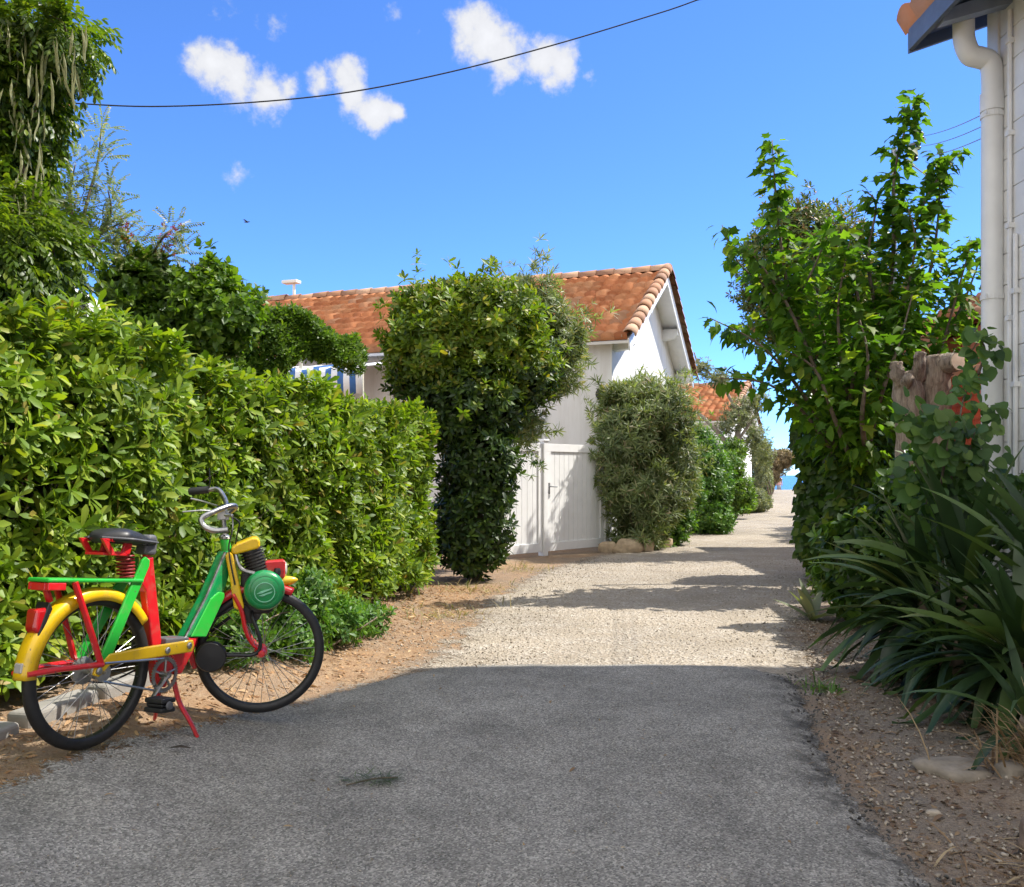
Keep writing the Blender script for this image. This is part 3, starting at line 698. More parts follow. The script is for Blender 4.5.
def limbs(mb, base, targets, r0, rn=None, bend=.18, n=6):
    R = rn or rng; base = np.asarray(base, float)
    for tg in targets:
        tg = np.asarray(tg, float); d = tg - base; L = np.linalg.norm(d); mid = base + d * .5 + R.normal(size=3) * L * bend * .6
        mid[2] += L * .06
        mb.tube(smooth_path([base, mid, tg], 5), list(np.linspace(r0, r0 * .22, 11)), n)
def plant(name, label, cat, loc, leafmat, tpls, lobes, dens, scale=(.75, 1.2), wood=None, parts=('foliage', 'stem'), shell=.5, gap=0, gs=1.6, ph=0, upb=.35, up=None, extra=None, group=None, core=0, seed=1, spray=None):
    R = np.random.default_rng(seed)
    T = thing(name, label, cat, loc, group)
    P, D = lobes_pts(lobes, dens, shell, gap, gs, ph, upb, R)
    k = P[:, 2] > gz(P[:, 0], P[:, 1]) + .03; P = P[k]; D = D[k]
    if spray: p2, d2 = sprays(lobes, *spray, R); P = np.concatenate([P, p2]); D = np.concatenate([D, d2])
    if extra is not None: P = np.concatenate([P, extra[0]]); D = np.concatenate([D, extra[1]])
    V, F = scatter(tpls, P, D, scale, up, R)
    obj_np(parts[0], V, F, leafmat, T)
    if wood is not None: wood.build(parts[1], M_BARK, T, smooth='all')
    return T
def stems(base, lobes, r0, trunk=None, seed=3, extra=6):
    R = np.random.default_rng(seed); mb = MB(); b = np.asarray(base, float)
    if trunk is not None:
        top = np.asarray(trunk, float); mb.tube(smooth_path([b - (0, 0, .1), b + (top - b) * .5 + R.normal(size=3) * .04, top], 6), list(np.linspace(r0, r0 * .75, 13)), 10); b = top; r0 *= .7
    for c, r in lobes:
        r = np.asarray(r if hasattr(r, '__len__') else (r,) * 3, float); c = np.asarray(c, float)
        limbs(mb, b, [c], r0 * .7, R, n=6)
        tg = [c + nrm(R.normal(size=3) + A3(0, 0, .4)) * r * .92 for _ in range(extra)]
        limbs(mb, c, tg, r0 * .22, R, n=4)
    return mb
PW = [whorl(9, .095, .030, .05, 1.05, s, prof=((0, .15), (.4, .7), (.78, 1), (1, .25)), fold=.18, curve=.18) for s in range(5)]
# ------------------------------------------------------------------ the big clipped hedge
HA, HB = A3(-2.12, 3.35, 0), A3(-.74, 8.85, 0); hd = nrm(HB - HA); hn = A3(hd[1], -hd[0], 0); HA = HA - hd * 1.6; HLn = np.linalg.norm(HB - HA)
HG = thing('hedge', 'big clipped broad leaved hedge along the left of the lane behind the moped', 'hedge', (*(HA + hd * 3.5 - hn * .6)[:2], 0))
def hedge_pts(R, n, top, thick):
    P = []; D = []
    # face, top and end surfaces, rounded into each other
    def put(u, v, w, d): P.append(HA + hd * u[:, None] + hn * w[:, None] + A3(0, 0, 1) * v[:, None]); D.append(d + 0 * u[:, None])
    tf = lambda q: top - .10 * sstep(2.6, 4.8, q); u = R.uniform(0, HLn, n); v = .12 + R.random(n) * (tf(u) - .12)
    lump = .07 * np.sin(u * 2.3 + v * 1.7) + .05 * np.sin(u * 5.1 - v * 4.3) + .035 * np.sin(u * 9 + v * 7)
    dep = R.random(n) ** 1.6 * .34
    rnd = np.clip((v - tf(u) + .3) / .3, 0, 1) ** 2 * .22 + np.clip((u - HLn + .3) / .3, 0, 1) ** 2 * .22 - .10 * np.clip(.9 - v, 0, .9)
    put(u, v, lump - dep - rnd, hn + A3(0, 0, .45))
    m = int(n * .55); u = R.uniform(0, HLn, m); w_ = R.uniform(-thick, -.05, m)
    put(u, tf(u) + .06 * np.sin(u * 3 + w_ * 4) + .05 * np.sin(u * 7.3) - R.random(m) ** 1.6 * .28 - np.clip((u - HLn + .3) / .3, 0, 1) ** 2 * .2, w_, A3(0, 0, 1) + hn * .25)
    m = int(n * .28); v = R.uniform(.1, top, m); w_ = R.uniform(-thick, -.05, m)
    put(HLn + .05 * np.sin(v * 5 + w_ * 3) - R.random(m) ** 1.6 * .3, v, w_, hd + A3(0, 0, .4))
    return np.concatenate(P), np.concatenate(D)
R = np.random.default_rng(11)
P, D = hedge_pts(R, 7000, 1.79, 1.3)
P[:, 2] += gz(P[:, 0], P[:, 1]) * np.clip(1 - P[:, 2], 0, 1)
gapn = snoise(P, 3.1, .4); k = (gapn > -.56) | (R.random(len(P)) < .35); P = P[k]; D = D[k] + R.normal(size=(k.sum(), 3)) * .42
ps = []; pd = []
for k in range(150):
    u_ = R.uniform(1.2, HLn - .1); w_ = -R.random() ** 1.5 * 1.0; o_ = HA + hd * u_ + hn * w_ + A3(0, 0, 1.74 - .10 * float(sstep(2.6, 4.8, u_)) + .06 * math.sin(u_ * 3)); g_ = nrm(A3(R.normal() * .35, R.normal() * .35, 1))
    for q_ in range(3): ps.append(o_ + g_ * .05 * q_); pd.append(g_ + R.normal(size=3) * .2)
P = np.concatenate([P, ps]); D = np.concatenate([D, pd])
V, F = scatter(PW, P, D, (.55, 1.15), R=R); obj_np('foliage', V, F, L_PITT, HG)
q_ = R.random(len(P)) < .03; V, F = scatter([whorl(4, .06, .022, .0, .6, 3)], P[q_] - hn * .08, D[q_] + R.normal(size=(q_.sum(), 3)) * .6, (.7, 1.2), R=R); obj_np('dead_leaves', V, F, L_DRY, HG)
cr = MB(); cr.box(Frame(HA, hd, A3(0, 0, 1), -hn), (.0, .0, .42), (HLn - .42, 1.5, 1.1)); co_ = cr.build('shade_core', M_CORE, HG)  # solid dark box painted as the shaded hedge interior
tw = MB()
for k in range(420):
    u = R.uniform(0, HLn - .1); v = R.uniform(.0, 1.5); p = HA + hd * u - hn * R.uniform(.3, .5) + A3(0, 0, v); q = p + hn * R.uniform(.15, .35) + A3(0, 0, R.uniform(.05, .35)) + hd * R.normal() * .1
    tw.tube([p, (p + q) / 2 + R.normal(size=3) * .02, q], [.008, .006, .003], 4)
for k in range(26):
    u = R.uniform(0, HLn - .1); p = HA + hd * u - hn * R.uniform(.15, .5); p[2] = gz(*p[:2]) - .03; q = p + A3(R.normal() * .1, R.normal() * .1, R.uniform(.5, .9)) + hn * .05
    tw.tube([p, (p + q) / 2 + R.normal(size=3) * .03, q], [.018, .014, .008], 6)
tw.build('stem', M_TWIG, HG)
# small weedy shrub at the hedge foot
lob = [((-1.26, 5.2, .16), (.2, .3, .22)), ((-1.12, 5.75, .12), (.18, .3, .17)), ((-1.46, 4.75, .12), (.16, .3, .17)), ((-1.2, 5.4, .32), (.14, .2, .16)), ((-1.0, 6.3, .08), (.15, .25, .11))]
lob = [(A3(*c) + A3(0, 0, g1(c[0], c[1])), r) for c, r in lob]
FW = [whorl(7, .045, .018, .0, 1.1, s + 20, fold=.2) for s in range(4)]
plant('shrub', 'low bright green weedy shrub at the foot of the hedge beyond the front wheel', 'shrub', (-1.2, 5.4, .05), L_BRIGHT, FW, lob, 620, (.8, 1.3), stems((-1.2, 5.5, .03), lob, .012, extra=10), shell=.9)
# ------------------------------------------------------------------ trees and shrubs behind the hedge
# laurel column at the hedge end and the pale oleander leaning over the gate
lob = [(at(472, 525, 9.6), (.42, .42, .55)), (at(478, 465, 9.6), (.42, .42, .55)), (at(470, 400, 9.7), (.6, .6, .55)), (at(440, 350, 9.7), (.58, .6, .5)), (at(490, 330, 9.8), (.6, .6, .55)), (at(455, 309, 9.9), (.4, .5, .30)), (at(420, 372, 9.6), (.34, .4, .34)), (at(520, 370, 9.9), (.42, .5, .4)), (at(418, 312, 9.7), (.26, .3, .26))]
LW = [whorl(8, .10, .036, .0, 1.0, s + 40, fold=.2) for s in range(4)]
R = np.random.default_rng(5)
def split_foliage(T, lobes, dens, tpls, mats, zcut, seed, scale, shell=.55, gap=.2, gs=2.2, names=('foliage', 'foliage'), extra=None):
    R = np.random.default_rng(seed); P, D = lobes_pts(lobes, dens, shell, gap, gs, 2, .3, R); k = P[:, 2] > gz(P[:, 0], P[:, 1]) + .02; P = P[k]; D = D[k]
    if extra: P = np.concatenate([P, extra[0]]); D = np.concatenate([D, extra[1]])
    s = zcut(P) + R.normal(size=len(P)) * .18 > 0
    for m, q, nme in ((mats[0], ~s, names[0]), (mats[1], s, names[1])):
        if q.sum(): V, F = scatter(tpls, P[q], D[q], scale, R=R); obj_np(nme, V, F, m, T)
LT = thing('laurel_tree', 'tall evergreen tree with dark skirt and yellow green top at the hedge end', 'tree', (-.45, 9.7, 0))
split_foliage(LT, lob, 290, LW, (L_DARK, L_YEL), lambda P: (P[:, 2] - 2.2) + (-P[:, 1] + 9.7) * .35, 6, (.7, 1.15), gap=.3, extra=sprays(lob, 75, .32, 5, np.random.default_rng(2)))  # dark leaf colour low down, yellow-green above the split height
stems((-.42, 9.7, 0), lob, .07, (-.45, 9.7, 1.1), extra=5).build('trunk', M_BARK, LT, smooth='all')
OW = [whorl(10, .12, .018, .1, 1.15, s + 60, prof=((0, .3), (.35, 1), (.7, .8), (1, .1)), fold=.1, curve=.2) for s in range(4)]
lob = [(at(540, 330, 10.9), (.45, .5, .38)), (at(528, 298, 10.9), (.34, .4, .28)), (at(556, 370, 10.9), (.3, .4, .34)), (at(520, 425, 10.9), (.28, .4, .26)), (at(520, 380, 10.9), (.4, .4, .38)), (at(566, 342, 10.8), (.22, .3, .26))]
plant('oleander', 'pale narrow leaved oleander arching over the gate beside the laurel', 'shrub', (.1, 10.9, 0), L_OLEA, OW, lob, 250, (.7, 1.1), stems((-.4, 10.7, 0), lob, .05, (-.3, 10.8, 1.9), extra=8), gap=.5, gs=2.8, shell=.8, seed=9, spray=(80, .45, 5))
# clipped fine leaved hedge in the garden
R = np.random.default_rng(21); n_ = 5200
u = R.random(n_); cx = -3.15 + u * 1.42; cyy = 9.0 + u * .9 + R.random(n_) * .9; tp = 2.98 - .36 * u ** 1.6 + .07 * np.sin(u * 13) + .05 * np.sin(cyy * 7)
face = R.random(n_) < .55; zz = np.where(face, np.minimum(2.38, 1.4 + 1.55 * u) + R.random(n_) * np.maximum(.25, 1.5 - 1.5 * u), tp - R.random(n_) ** 1.5 * .3); zz = np.minimum(zz, tp - .02)
yy = np.where(face, 9.0 + u * .9 + R.random(n_) ** 1.5 * .3 + .06 * np.sin(u * 17 + zz * 6), cyy); P = np.stack([cx, yy, zz], 1); D = np.where(face[:, None], A3(.2, -1, .7), A3(.1, -.2, 1)) + R.normal(size=(n_, 3)) * .4
GH = thing('garden_hedge', 'clipped mid green fine leaved hedge in the garden between the big hedge and the roof', 'hedge', (-2.3, 9.8, 0))
FF = [whorl(8, .055, .02, .0, 1.1, s + 80, fold=.2) for s in range(4)]
V, F = scatter(FF, P, D, (.8, 1.25), R=R); obj_np('foliage', V, F, L_FINE, GH)
MB().prism(WORLD, [(-3.05, 9.35), (-2.6, 9.55), (-2.6, 10.1), (-3.05, 9.9)], .0, 2.35).build('shade_core', M_CORE, GH)  # dark block giving the garden hedge its painted inner shade
# dark leafy bush and thin acacia
lob = [(at(140, 296, 7.9), (.28, .4, .28)), (at(188, 302, 8), (.32, .4, .24)), (at(222, 298, 8.2), (.22, .3, .2)), (at(160, 330, 8), (.5, .5, .35)), (at(215, 320, 8), (.4, .4, .3)), (at(212, 274, 8.1), (.1, .12, .1)), (at(150, 268, 7.9), (.15, .15, .15))]
BW = [whorl(7, .075, .045, .0, 1.0, s + 100, prof=((0, .2), (.3, 1), (.65, .9), (1, .1)), fold=.2) for s in range(4)]
plant('glossy_bush', 'dark glossy bush rising behind the big hedge left of the garden hedge', 'shrub', (-3, 8, 0), L_FINE, BW, lob, 420, (.8, 1.2), stems((-3, 8, 0), lob, .05, (-3, 8, 1.6), extra=7), gap=.3, seed=14, spray=(40, .2, 5))
def sprig(name, label, path, d, seed, dens, mat, tip, trunk_r=.02, red=None, spread=.16, parts=('foliage', 'stem')):
    R = np.random.default_rng(seed); mb = MB(); P = []; D = []; T = None
    T = thing(name, label, 'tree', (at(*path[0][0], d)[0], d, 0))
    for poly in path:
        pts = smooth_path([at(x, y, d + R.normal() * .08) for x, y in poly], 8); mb.tube(pts, list(np.linspace(trunk_r, .004, len(pts))), 5)
        for i in range(2, len(pts)):
            for k in range(dens):
                a = nrm(R.normal(size=3) + nrm(pts[i] - pts[i - 1]) * .5); q = pts[i] + a * R.uniform(.02, spread) * (1.2 - i / len(pts) * .5)
                P.append(q); D.append(a + A3(0, 0, .1))
    base = at(*path[0][0], d); mb.tube([A3(base[0], d, 0), A3(base[0], d, base[2] * .5), base], [trunk_r * 1.4, trunk_r * 1.2, trunk_r], 6)
    V, F = scatter(tip, np.array(P), np.array(D), (.7, 1.15), (0, 0, 1), R); obj_np(parts[0], V, F, mat, T); mb.build(parts[1], M_TWIG, T, smooth='all')
    return T
PN = [pinnate(8, .15, .032, .013, .25, s) for s in range(3)]
AC = sprig('acacia', 'slender feathery acacia sapling rising above the shrubs at left against the sky', [[(75, 260), (85, 210), (97, 165), (101, 130)], [(80, 240), (70, 200), (75, 165)], [(80, 230), (60, 195), (55, 170)], [(90, 250), (110, 215), (108, 190)], [(85, 255), (100, 235), (122, 222)], [(95, 265), (80, 240), (60, 225)], [(75, 262), (60, 240), (50, 215)]], 7.6, 4, 4, L_OLEA, PN)
RS = sprig('flowering_sapling', 'thin airy sapling with tiny red flowers between acacia and glossy bush', [[(140, 290), (150, 260), (165, 235), (176, 228)], [(140, 285), (132, 255), (126, 232)], [(145, 285), (160, 262), (180, 252)], [(135, 280), (120, 255), (112, 240)]], 7.8, 6, 3, L_OLEA, PN)
R = np.random.default_rng(8); fl = whorl(6, .02, .012, .2, .9, 5); M_FLOW = m_leaf('red_flower', [(0, (.45, .05, .03)), (1, (.6, .16, .08))], .2, .5, (1, .7, .6))
for cx_, cy_, n_, sd_ in ((167, 241, 26, (.05, .05, .06)), (126, 236, 26, (.03, .05, .08)), (176, 230, 10, (.03, .03, .03)), (158, 248, 10, (.03, .03, .03))):
    c_ = at(cx_, cy_, 7.75); it = []
    for k in range(n_):
        v = rot(fl[0] * R.uniform(.7, 1.2), R.uniform(-1, 1), R.uniform(-1, 1), 0); it.append((v + c_ + R.normal(size=3) * sd_, fl[1]))
    V, F = merge(it); obj_np('blossom', V, F, M_FLOW, RS)
# wisteria with hanging pods
lob = [(at(36, 42, 5.9), (.22, .4, .22)), (at(68, 40, 5.8), (.13, .2, .15)), (at(-7, 60, 5.9), (.36, .5, .36)), (at(-7, 130, 5.9), (.26, .4, .42)), (at(16, 95, 5.8), (.2, .3, .3)), (at(-12, 195, 5.8), (.26, .4, .36)), (at(4, 165, 5.9), (.16, .3, .3)), (at(8, 240, 5.7), (.36, .4, .28)), (at(38, 255, 5.8), (.2, .3, .13)), (at(-42, 110, 5.8), (.45, .5, .7)), (at(-32, 255, 5.4), (.4, .5, .35)), (at(13, 278, 5.7), (.3, .4, .15))]
WN = [pinnate(6, .17, .055, .021, .55, s + 10) for s in range(4)]
R = np.random.default_rng(31)
WT = thing('wisteria', 'tall wisteria mass hung with long tan seed pods at upper left', 'climbing plant', (-3.0, 5.9, 0))
P, D = lobes_pts(lob, 330, .7, .25, 3.2, 1, -.25, R); V, F = scatter(WN, P, D, (.8, 1.2), (0, 0, 1), R); obj_np('foliage', V, F, L_WIST, WT)
stems((-3.1, 6.0, 0), lob, .06, (-3.15, 6.0, 2.2), extra=6).build('trunk', M_BARK, WT, smooth='all')
podm = []
for s in range(3):
    L = .16 + .04 * s; mb = MB(); pts = [A3(.004 * math.sin(k * 1.3 + s), .003 * math.cos(k), -L * k / 7) for k in range(8)]
    mb.tube(pts, [.002, .004, .009, .0095, .010, .0095, .008, .002], 6, flat=.45); me = bpy.data.meshes.new('seed_pod'); me.from_pydata(mb.v, [], mb.f); me.materials.append(M_POD); podm.append(me)
pods = [(x, y) for x, y in zip(R.uniform(0, 112, 400), R.uniform(20, 215, 400)) if (x < 45 or 20 < y < 75) and not (x > 90)][:66]
for x, y in pods:
    o = bpy.data.objects.new('seed_pod', podm[R.integers(3)]); COL.objects.link(o); o.parent = WT
    o.location = at(x, y, 5.9 - R.uniform(.3, .52)) - wloc(WT); o.rotation_euler = (R.normal() * .12, R.normal() * .12, R.uniform(0, 6)); o.scale = (.9, .9, 1.05)
# ------------------------------------------------------------------ along the lane, left side beyond the gate
lob = [(at(640, 500, 13.6), (.62, .6, .6)), (at(630, 440, 13.7), (.55, .6, .6)), (at(655, 420, 13.9), (.6, .6, .55)), (at(620, 405, 13.8), (.3, .4, .34)), (at(650, 395, 14), (.4, .4, .3)), (at(668, 470, 14), (.5, .5, .7)), (at(612, 470, 13.6), (.3, .4, .5)), (at(638, 535, 13.5), (.4, .4, .25)), (at(675, 445, 14.2), (.28, .4, .4))]
plant('oleander', 'big greyish oleander bush on rocks at the right end of the gate', 'shrub', (1.9, 13.7, 0), L_OLEA, OW, lob, 240, (.85, 1.3), stems((1.9, 13.7, 0), lob, .06, (1.9, 13.7, .4), extra=9), gap=.35, gs=2.0, shell=.75, seed=15, upb=.5, spray=(90, .32, 5))
lob = [(at(668, 520, 14.4), (.4, .4, .45)), (at(680, 495, 14.8), (.4, .4, .5)), (at(660, 545, 14.2), (.3, .3, .2))]
plant('bright_shrub', 'bright green shrub skirting the right flank of the rock oleander', 'shrub', (2.6, 14.4, 0), L_BRIGHT, FF, lob, 420, (1, 1.6), stems((2.5, 14.5, 0), lob, .03, extra=5), shell=.6, seed=16)
lob = [(at(703, 495, 17.5), (.55, .6, .7)), (at(700, 460, 17.6), (.5, .5, .45)), (at(712, 520, 17.3), (.4, .5, .35)), (at(690, 445, 17.7), (.45, .5, .35)), (at(717, 480, 18), (.3, .4, .5))]
plant('rounded_bush', 'rounded vivid green bush beyond the oleander on the left of the lane', 'shrub', (3.75, 17.5, 0), L_BRIGHT, FF, lob, 300, (1.2, 1.9), stems((3.7, 17.6, 0), lob, .05, extra=5), shell=.6, gap=.2, seed=17, spray=(40, .35, 4))
lob = [(at(735, 490, 23), (.45, .5, .5)), (at(728, 470, 23), (.4, .5, .5)), (at(742, 500, 23), (.35, .5, .3)), (at(733, 452, 23.5), (.3, .4, .35))]
plant('lilac_bush', 'small dull green bush before the white house wall near the forked tree', 'shrub', (5.7, 23, 0), L_FINE, FF, lob, 240, (1.3, 2), stems((5.7, 23, 0), lob, .04, extra=4), shell=.6, seed=18)
lob = [(at(750, 500, 27), (.55, .6, .36)), (at(742, 503, 26.5), (.4, .5, .28)), (at(759, 503, 27.5), (.36, .5, .28))]
plant('lavender_mound', 'low rounded grey green mound at the bend of the lane', 'shrub', (7.1, 27, 0), L_GREY, FF, lob, 300, (1, 1.6), None, shell=.5, seed=19, parts=('foliage', 'stem'))
# forked tree with grey trunk
FT = thing('forked_tree', 'loose pale tree with forked grey trunk in front of the distant white house', 'tree', (5.2, 24, 0))
mb = MB(); f0 = at(732, 505, 24); mb.tube(smooth_path([at(732, 506, 24), at(731, 470, 24), at(735, 445, 24), at(741, 420, 24), at(745, 395, 24)], 5), list(np.linspace(.13, .04, 21)), 8)
mb.tube(smooth_path([at(731, 458, 24), at(724, 440, 24), at(706, 420, 24), at(695, 411, 24)], 5), list(np.linspace(.09, .03, 16)), 8)
mb.tube(smooth_path([at(741, 420, 24), at(722, 385, 24), at(700, 365, 24), at(694, 352, 24)], 5), list(np.linspace(.05, .015, 16)), 6)
mb.tube(smooth_path([at(735, 445, 24), at(752, 420, 24), at(765, 400, 24)], 5), list(np.linspace(.05, .015, 11)), 6)
mb.build('trunk', m_plain('pale_grey_bark', (.26, .22, .18), .9, var=.3, scale=10, bump=.8, bscale=25), FT, smooth='all')
lob = [(at(742, 412, 24), (.5, .6, .4)), (at(755, 440, 24.5), (.4, .5, .6)), (at(720, 378, 24), (.45, .5, .26)), (at(700, 368, 24), (.3, .4, .3)), (at(758, 400, 24), (.35, .4, .3)), (at(765, 455, 25), (.25, .4, .5)), (at(728, 425, 24), (.3, .4, .3))]
P, D = lobes_pts(lob, 95, .9, .35, 1.8, 3, .3, np.random.default_rng(3)); V, F = scatter(FF, P, D, (1.1, 1.9), R=np.random.default_rng(4)); obj_np('crown', V, F, L_GREY, FT)
lob = [(at(776, 462, 55), (.9, 1, .7)), (at(785, 458, 55), (.6, 1, .5)), (at(769, 470, 55), (.6, 1, 1.0))]
plant('tamarisk', 'small brownish tamarisk tree at the seaward end of the lane', 'tree', (16, 55, 0), m_leaf('tamarisk_leaf', [(0, (.14, .12, .07)), (.6, (.24, .18, .11)), (1, (.32, .24, .15))], .3, .7), FF, lob, 60, (2.5, 4), stems((15.8, 55, 0), lob, .08, (16, 55, .8), extra=4), parts=('crown', 'trunk'), seed=20)
lob = [(at(763, 482, 46), (.4, .8, .8)), (at(758, 470, 44), (.5, .8, .9)), (at(760, 455, 43), (.5, .8, .6))]
plant('seaside_shrub', 'dull green upright shrub against the white wall near the sea', 'shrub', (12.9, 45, 0), L_GREY, FF, lob, 90, (2, 3.2), stems((12.9, 45, 0), lob, .06, extra=3), seed=22)
# ------------------------------------------------------------------ right side: broad leaved tree, ivy, backdrop tree
BT = thing('broadleaf_tree', 'fresh green broad leaved tree with two tall spires at right', 'tree', (3.5, 8.95, 0))
LB = [lobed(.16, .125), lobed(.13, .10), leaf(.13, .075, fold=.25, curve=.45)]
def leafy(polys, dep, R, dens, spread, hang=.35):
    "leaves along shoots: each leaf blade leaves the shoot sideways and hangs"
    P = []; D = []; mb = MB()
    for poly, r0, dn, spd in polys:
        pts = smooth_path([at(x, y, dep + dz) for x, y, dz in poly], 7); mb.tube(pts, list(np.linspace(r0, .004, len(pts))), 6)
        for i in range(1, len(pts)):
            seg = nrm(pts[i] - pts[i - 1]); Ls = np.linalg.norm(pts[i] - pts[i - 1])
            for k in range(max(1, int(dn * dens * Ls))):
                a = R.normal(size=3); a = nrm(a - seg * np.dot(a, seg) * .5); off = R.random() * spd * (1.15 - .55 * i / len(pts))
                P.append(pts[i] - seg * R.random() * Ls + a * off); D.append(a + A3(0, 0, -hang) + seg * .25)
    return np.array(P), np.array(D), mb
R = np.random.default_rng(41)
shoots = [([(850, 470, .2), (810, 380, .1), (790, 300, 0), (778, 220, -.1), (772, 140, -.1)], .035, 1.5, .18), ([(860, 460, .1), (880, 360, 0), (893, 260, 0), (895, 170, 0), (917, 95, 0)], .035, 1.5, .18),
          ([(890, 380, .1), (925, 290, .1), (938, 220, 0), (940, 150, .1)], .025, 1.2, .18), ([(915, 220, 0), (940, 175, 0), (962, 150, 0)], .015, .8, .1), ([(870, 450, .2), (925, 370, .3), (960, 310, .2), (985, 245, .2)], .03, 1, .24),
          ([(850, 470, 0), (800, 390, -.3), (760, 345, -.4), (710, 318, -.5)], .025, .8, .16), ([(850, 480, 0), (810, 420, -.3), (770, 385, -.4), (718, 378, -.5)], .022, .8, .15),
          ([(860, 470, .1), (845, 380, -.3), (838, 310, -.4), (850, 240, -.4)], .03, 1.2, .25), ([(855, 460, .4), (830, 370, .5), (818, 300, .5), (812, 235, .5)], .03, 1.2, .25), ([(865, 460, -.2), (880, 400, -.5), (900, 340, -.5), (915, 285, -.3)], .03, 1.2, .25),
          ([(855, 470, -.2), (835, 420, -.6), (815, 370, -.6), (785, 350, -.6)], .03, 1, .22), ([(880, 440, .1), (930, 400, .3), (965, 360, .3), (985, 330, .3)], .02, 1, .22), ([(870, 470, -.3), (862, 420, -.7), (868, 360, -.7), (860, 320, -.6)], .03, 1, .25),
          ([(800, 320, 0), (770, 290, 0), (738, 262, 0), (722, 225, 0)], .015, .9, .16), ([(893, 240, 0), (915, 230, 0), (925, 200, 0)], .012, .9, .12), ([(880, 330, 0), (868, 260, 0), (876, 205, 0), (862, 190, 0)], .02, 1, .16), ([(830, 380, .2), (795, 330, .2), (765, 320, .2), (745, 340, .1)], .02, .9, .2), ([(790, 310, 0), (815, 265, .1), (835, 215, .1)], .016, .9, .18)]
shoots += [([(905, 430, 0), (940, 350, 0), (958, 290, 0), (972, 240, 0)], .02, 1.2, .22), ([(880, 380, -.2), (905, 300, -.2), (915, 240, -.2), (905, 200, -.2)], .02, 1.2, .22), ([(850, 400, -.3), (860, 320, -.3), (850, 260, -.3), (840, 225, -.3)], .02, 1.2, .24), ([(820, 380, -.2), (790, 310, -.2), (765, 270, -.2), (745, 245, -.2)], .02, 1.2, .2), ([(900, 420, -.2), (930, 380, -.2), (955, 350, -.2)], .02, 1.2, .22)]
P, D, mb = leafy(shoots, 8.7, R, 96, .2)
lob = [(at(840, 400, 8.8), (.5, .45, .55)), (at(880, 350, 8.8), (.55, .45, .55)), (at(835, 310, 8.9), (.45, .4, .45)), (at(900, 420, 8.9), (.45, .35, .35))]
P2, D2 = lobes_pts(lob, 45, .9, .4, 2, 5, -.2, R); P = np.concatenate([P, P2]); D = np.concatenate([D, D2 + A3(0, 0, -.3)])
V, F = scatter(LB, P, D, (.65, 1.15), (0, 0, 1), R); obj_np('crown', V, F, L_FRESH, BT)
mb.tube(smooth_path([A3(3.5, 8.95, -.1), A3(3.45, 8.9, .6), at(855, 470, 8.9)], 5), list(np.linspace(.12, .07, 11)), 10); mb.build('trunk', M_BARK, BT, smooth='all')
IV = thing('ivy', 'dense dark ivy curtain smothering a stump beneath the broad leaved tree', 'climbing plant', (3.65, 9.7, 0))
lob = [(at(838, 545, 9.6), (.42, .42, .36)), (at(828, 500, 9.7), (.32, .42, .42)), (at(860, 500, 9.8), (.5, .45, .5)), (at(838, 450, 9.8), (.36, .42, .5)), (at(878, 440, 9.9), (.45, .42, .5)), (at(845, 395, 9.9), (.38, .42, .4)), (at(880, 390, 9.9), (.4, .42, .42)), (at(880, 550, 9.7), (.4, .4, .36)), (at(815, 535, 9.5), (.18, .3, .3)), (at(808, 430, 9.7), (.14, .2, .5)), (at(858, 535, 8.5), (.36, .3, .42)), (at(868, 475, 8.6), (.36, .3, .40)), (at(890, 520, 8.6), (.3, .3, .4))]
IL = [leaf(.085, .075, ((0, .5), (.25, 1), (.6, .65), (1, .06)), .15, .25), leaf(.06, .055, ((0, .5), (.25, 1), (.6, .65), (1, .06)), .15, .25)]
R = np.random.default_rng(42); P, D = lobes_pts(lob, 720, .5, .1, 2.5, 7, -.5, R); k = P[:, 2] > .03; V, F = scatter(IL, P[k], (D + A3(0, 0, -.5))[k], (.7, 1.2), (.2, -1, .6), R); obj_np('foliage', V, F, L_IVY, IV)
stems((3.7, 9.8, 0), lob, .10, (3.72, 9.8, .8), extra=6).build('stem', M_BARK, IV, smooth='all')
lob = [(at(790, 240, 13), (.6, .6, .5)), (at(765, 275, 13), (.5, .6, .6)), (at(820, 240, 13), (.6, .6, .5)), (at(800, 300, 13), (.7, .7, .6)), (at(850, 270, 13), (.7, .7, .6)), (at(775, 325, 13), (.5, .5, .4)), (at(840, 340, 13), (.8, .7, .7)), (at(880, 300, 13), (.6, .6, .6)), (at(800, 220, 13), (.35, .4, .25))]
plant('backdrop_tree', 'finer leaved tree with reddish tips standing behind the broad leaved tree', 'tree', (4.6, 13, 0), m_leaf('reddish_fine_leaf', [(0, (.05, .09, .02)), (.6, (.11, .16, .03)), (.86, (.17, .19, .04)), (1, (.36, .17, .07))], .35, .45), FF, lob, 150, (1.1, 1.7), stems((4.6, 13, 0), lob, .12, (4.6, 13, 2.0), extra=8), parts=('crown', 'trunk'), gap=.45, gs=1.8, shell=.8, seed=44, spray=(70, .5, 5))
# garden things down the right side of the lane, behind the ivy
lob = [((6.6, 16.5, 1.0), (.9, 1.2, 1.0)), ((7.6, 18.5, 1.3), (1.0, 1.3, 1.2)), ((5.9, 15.2, .8), (.55, .9, .8))]
plant('lane_shrub', 'broad green shrub along the right of the lane beyond the ivy', 'shrub', (6, 17, 0), L_FINE, FF, lob, 110, (1.8, 2.8), stems((6, 17, 0), lob, .06, extra=4), seed=45)
lob = [((9.9, 24, 1.4), (1.2, 1.6, 1.5)), ((11.4, 27, 1.5), (1.2, 1.6, 1.5))]
plant('far_shrub', 'distant dark green shrub at the right bend of the lane', 'shrub', (10, 25.5, 0), L_FINE, FF, lob, 50, (2.5, 4), stems((10, 25.5, 0), lob, .08, extra=4), seed=46)
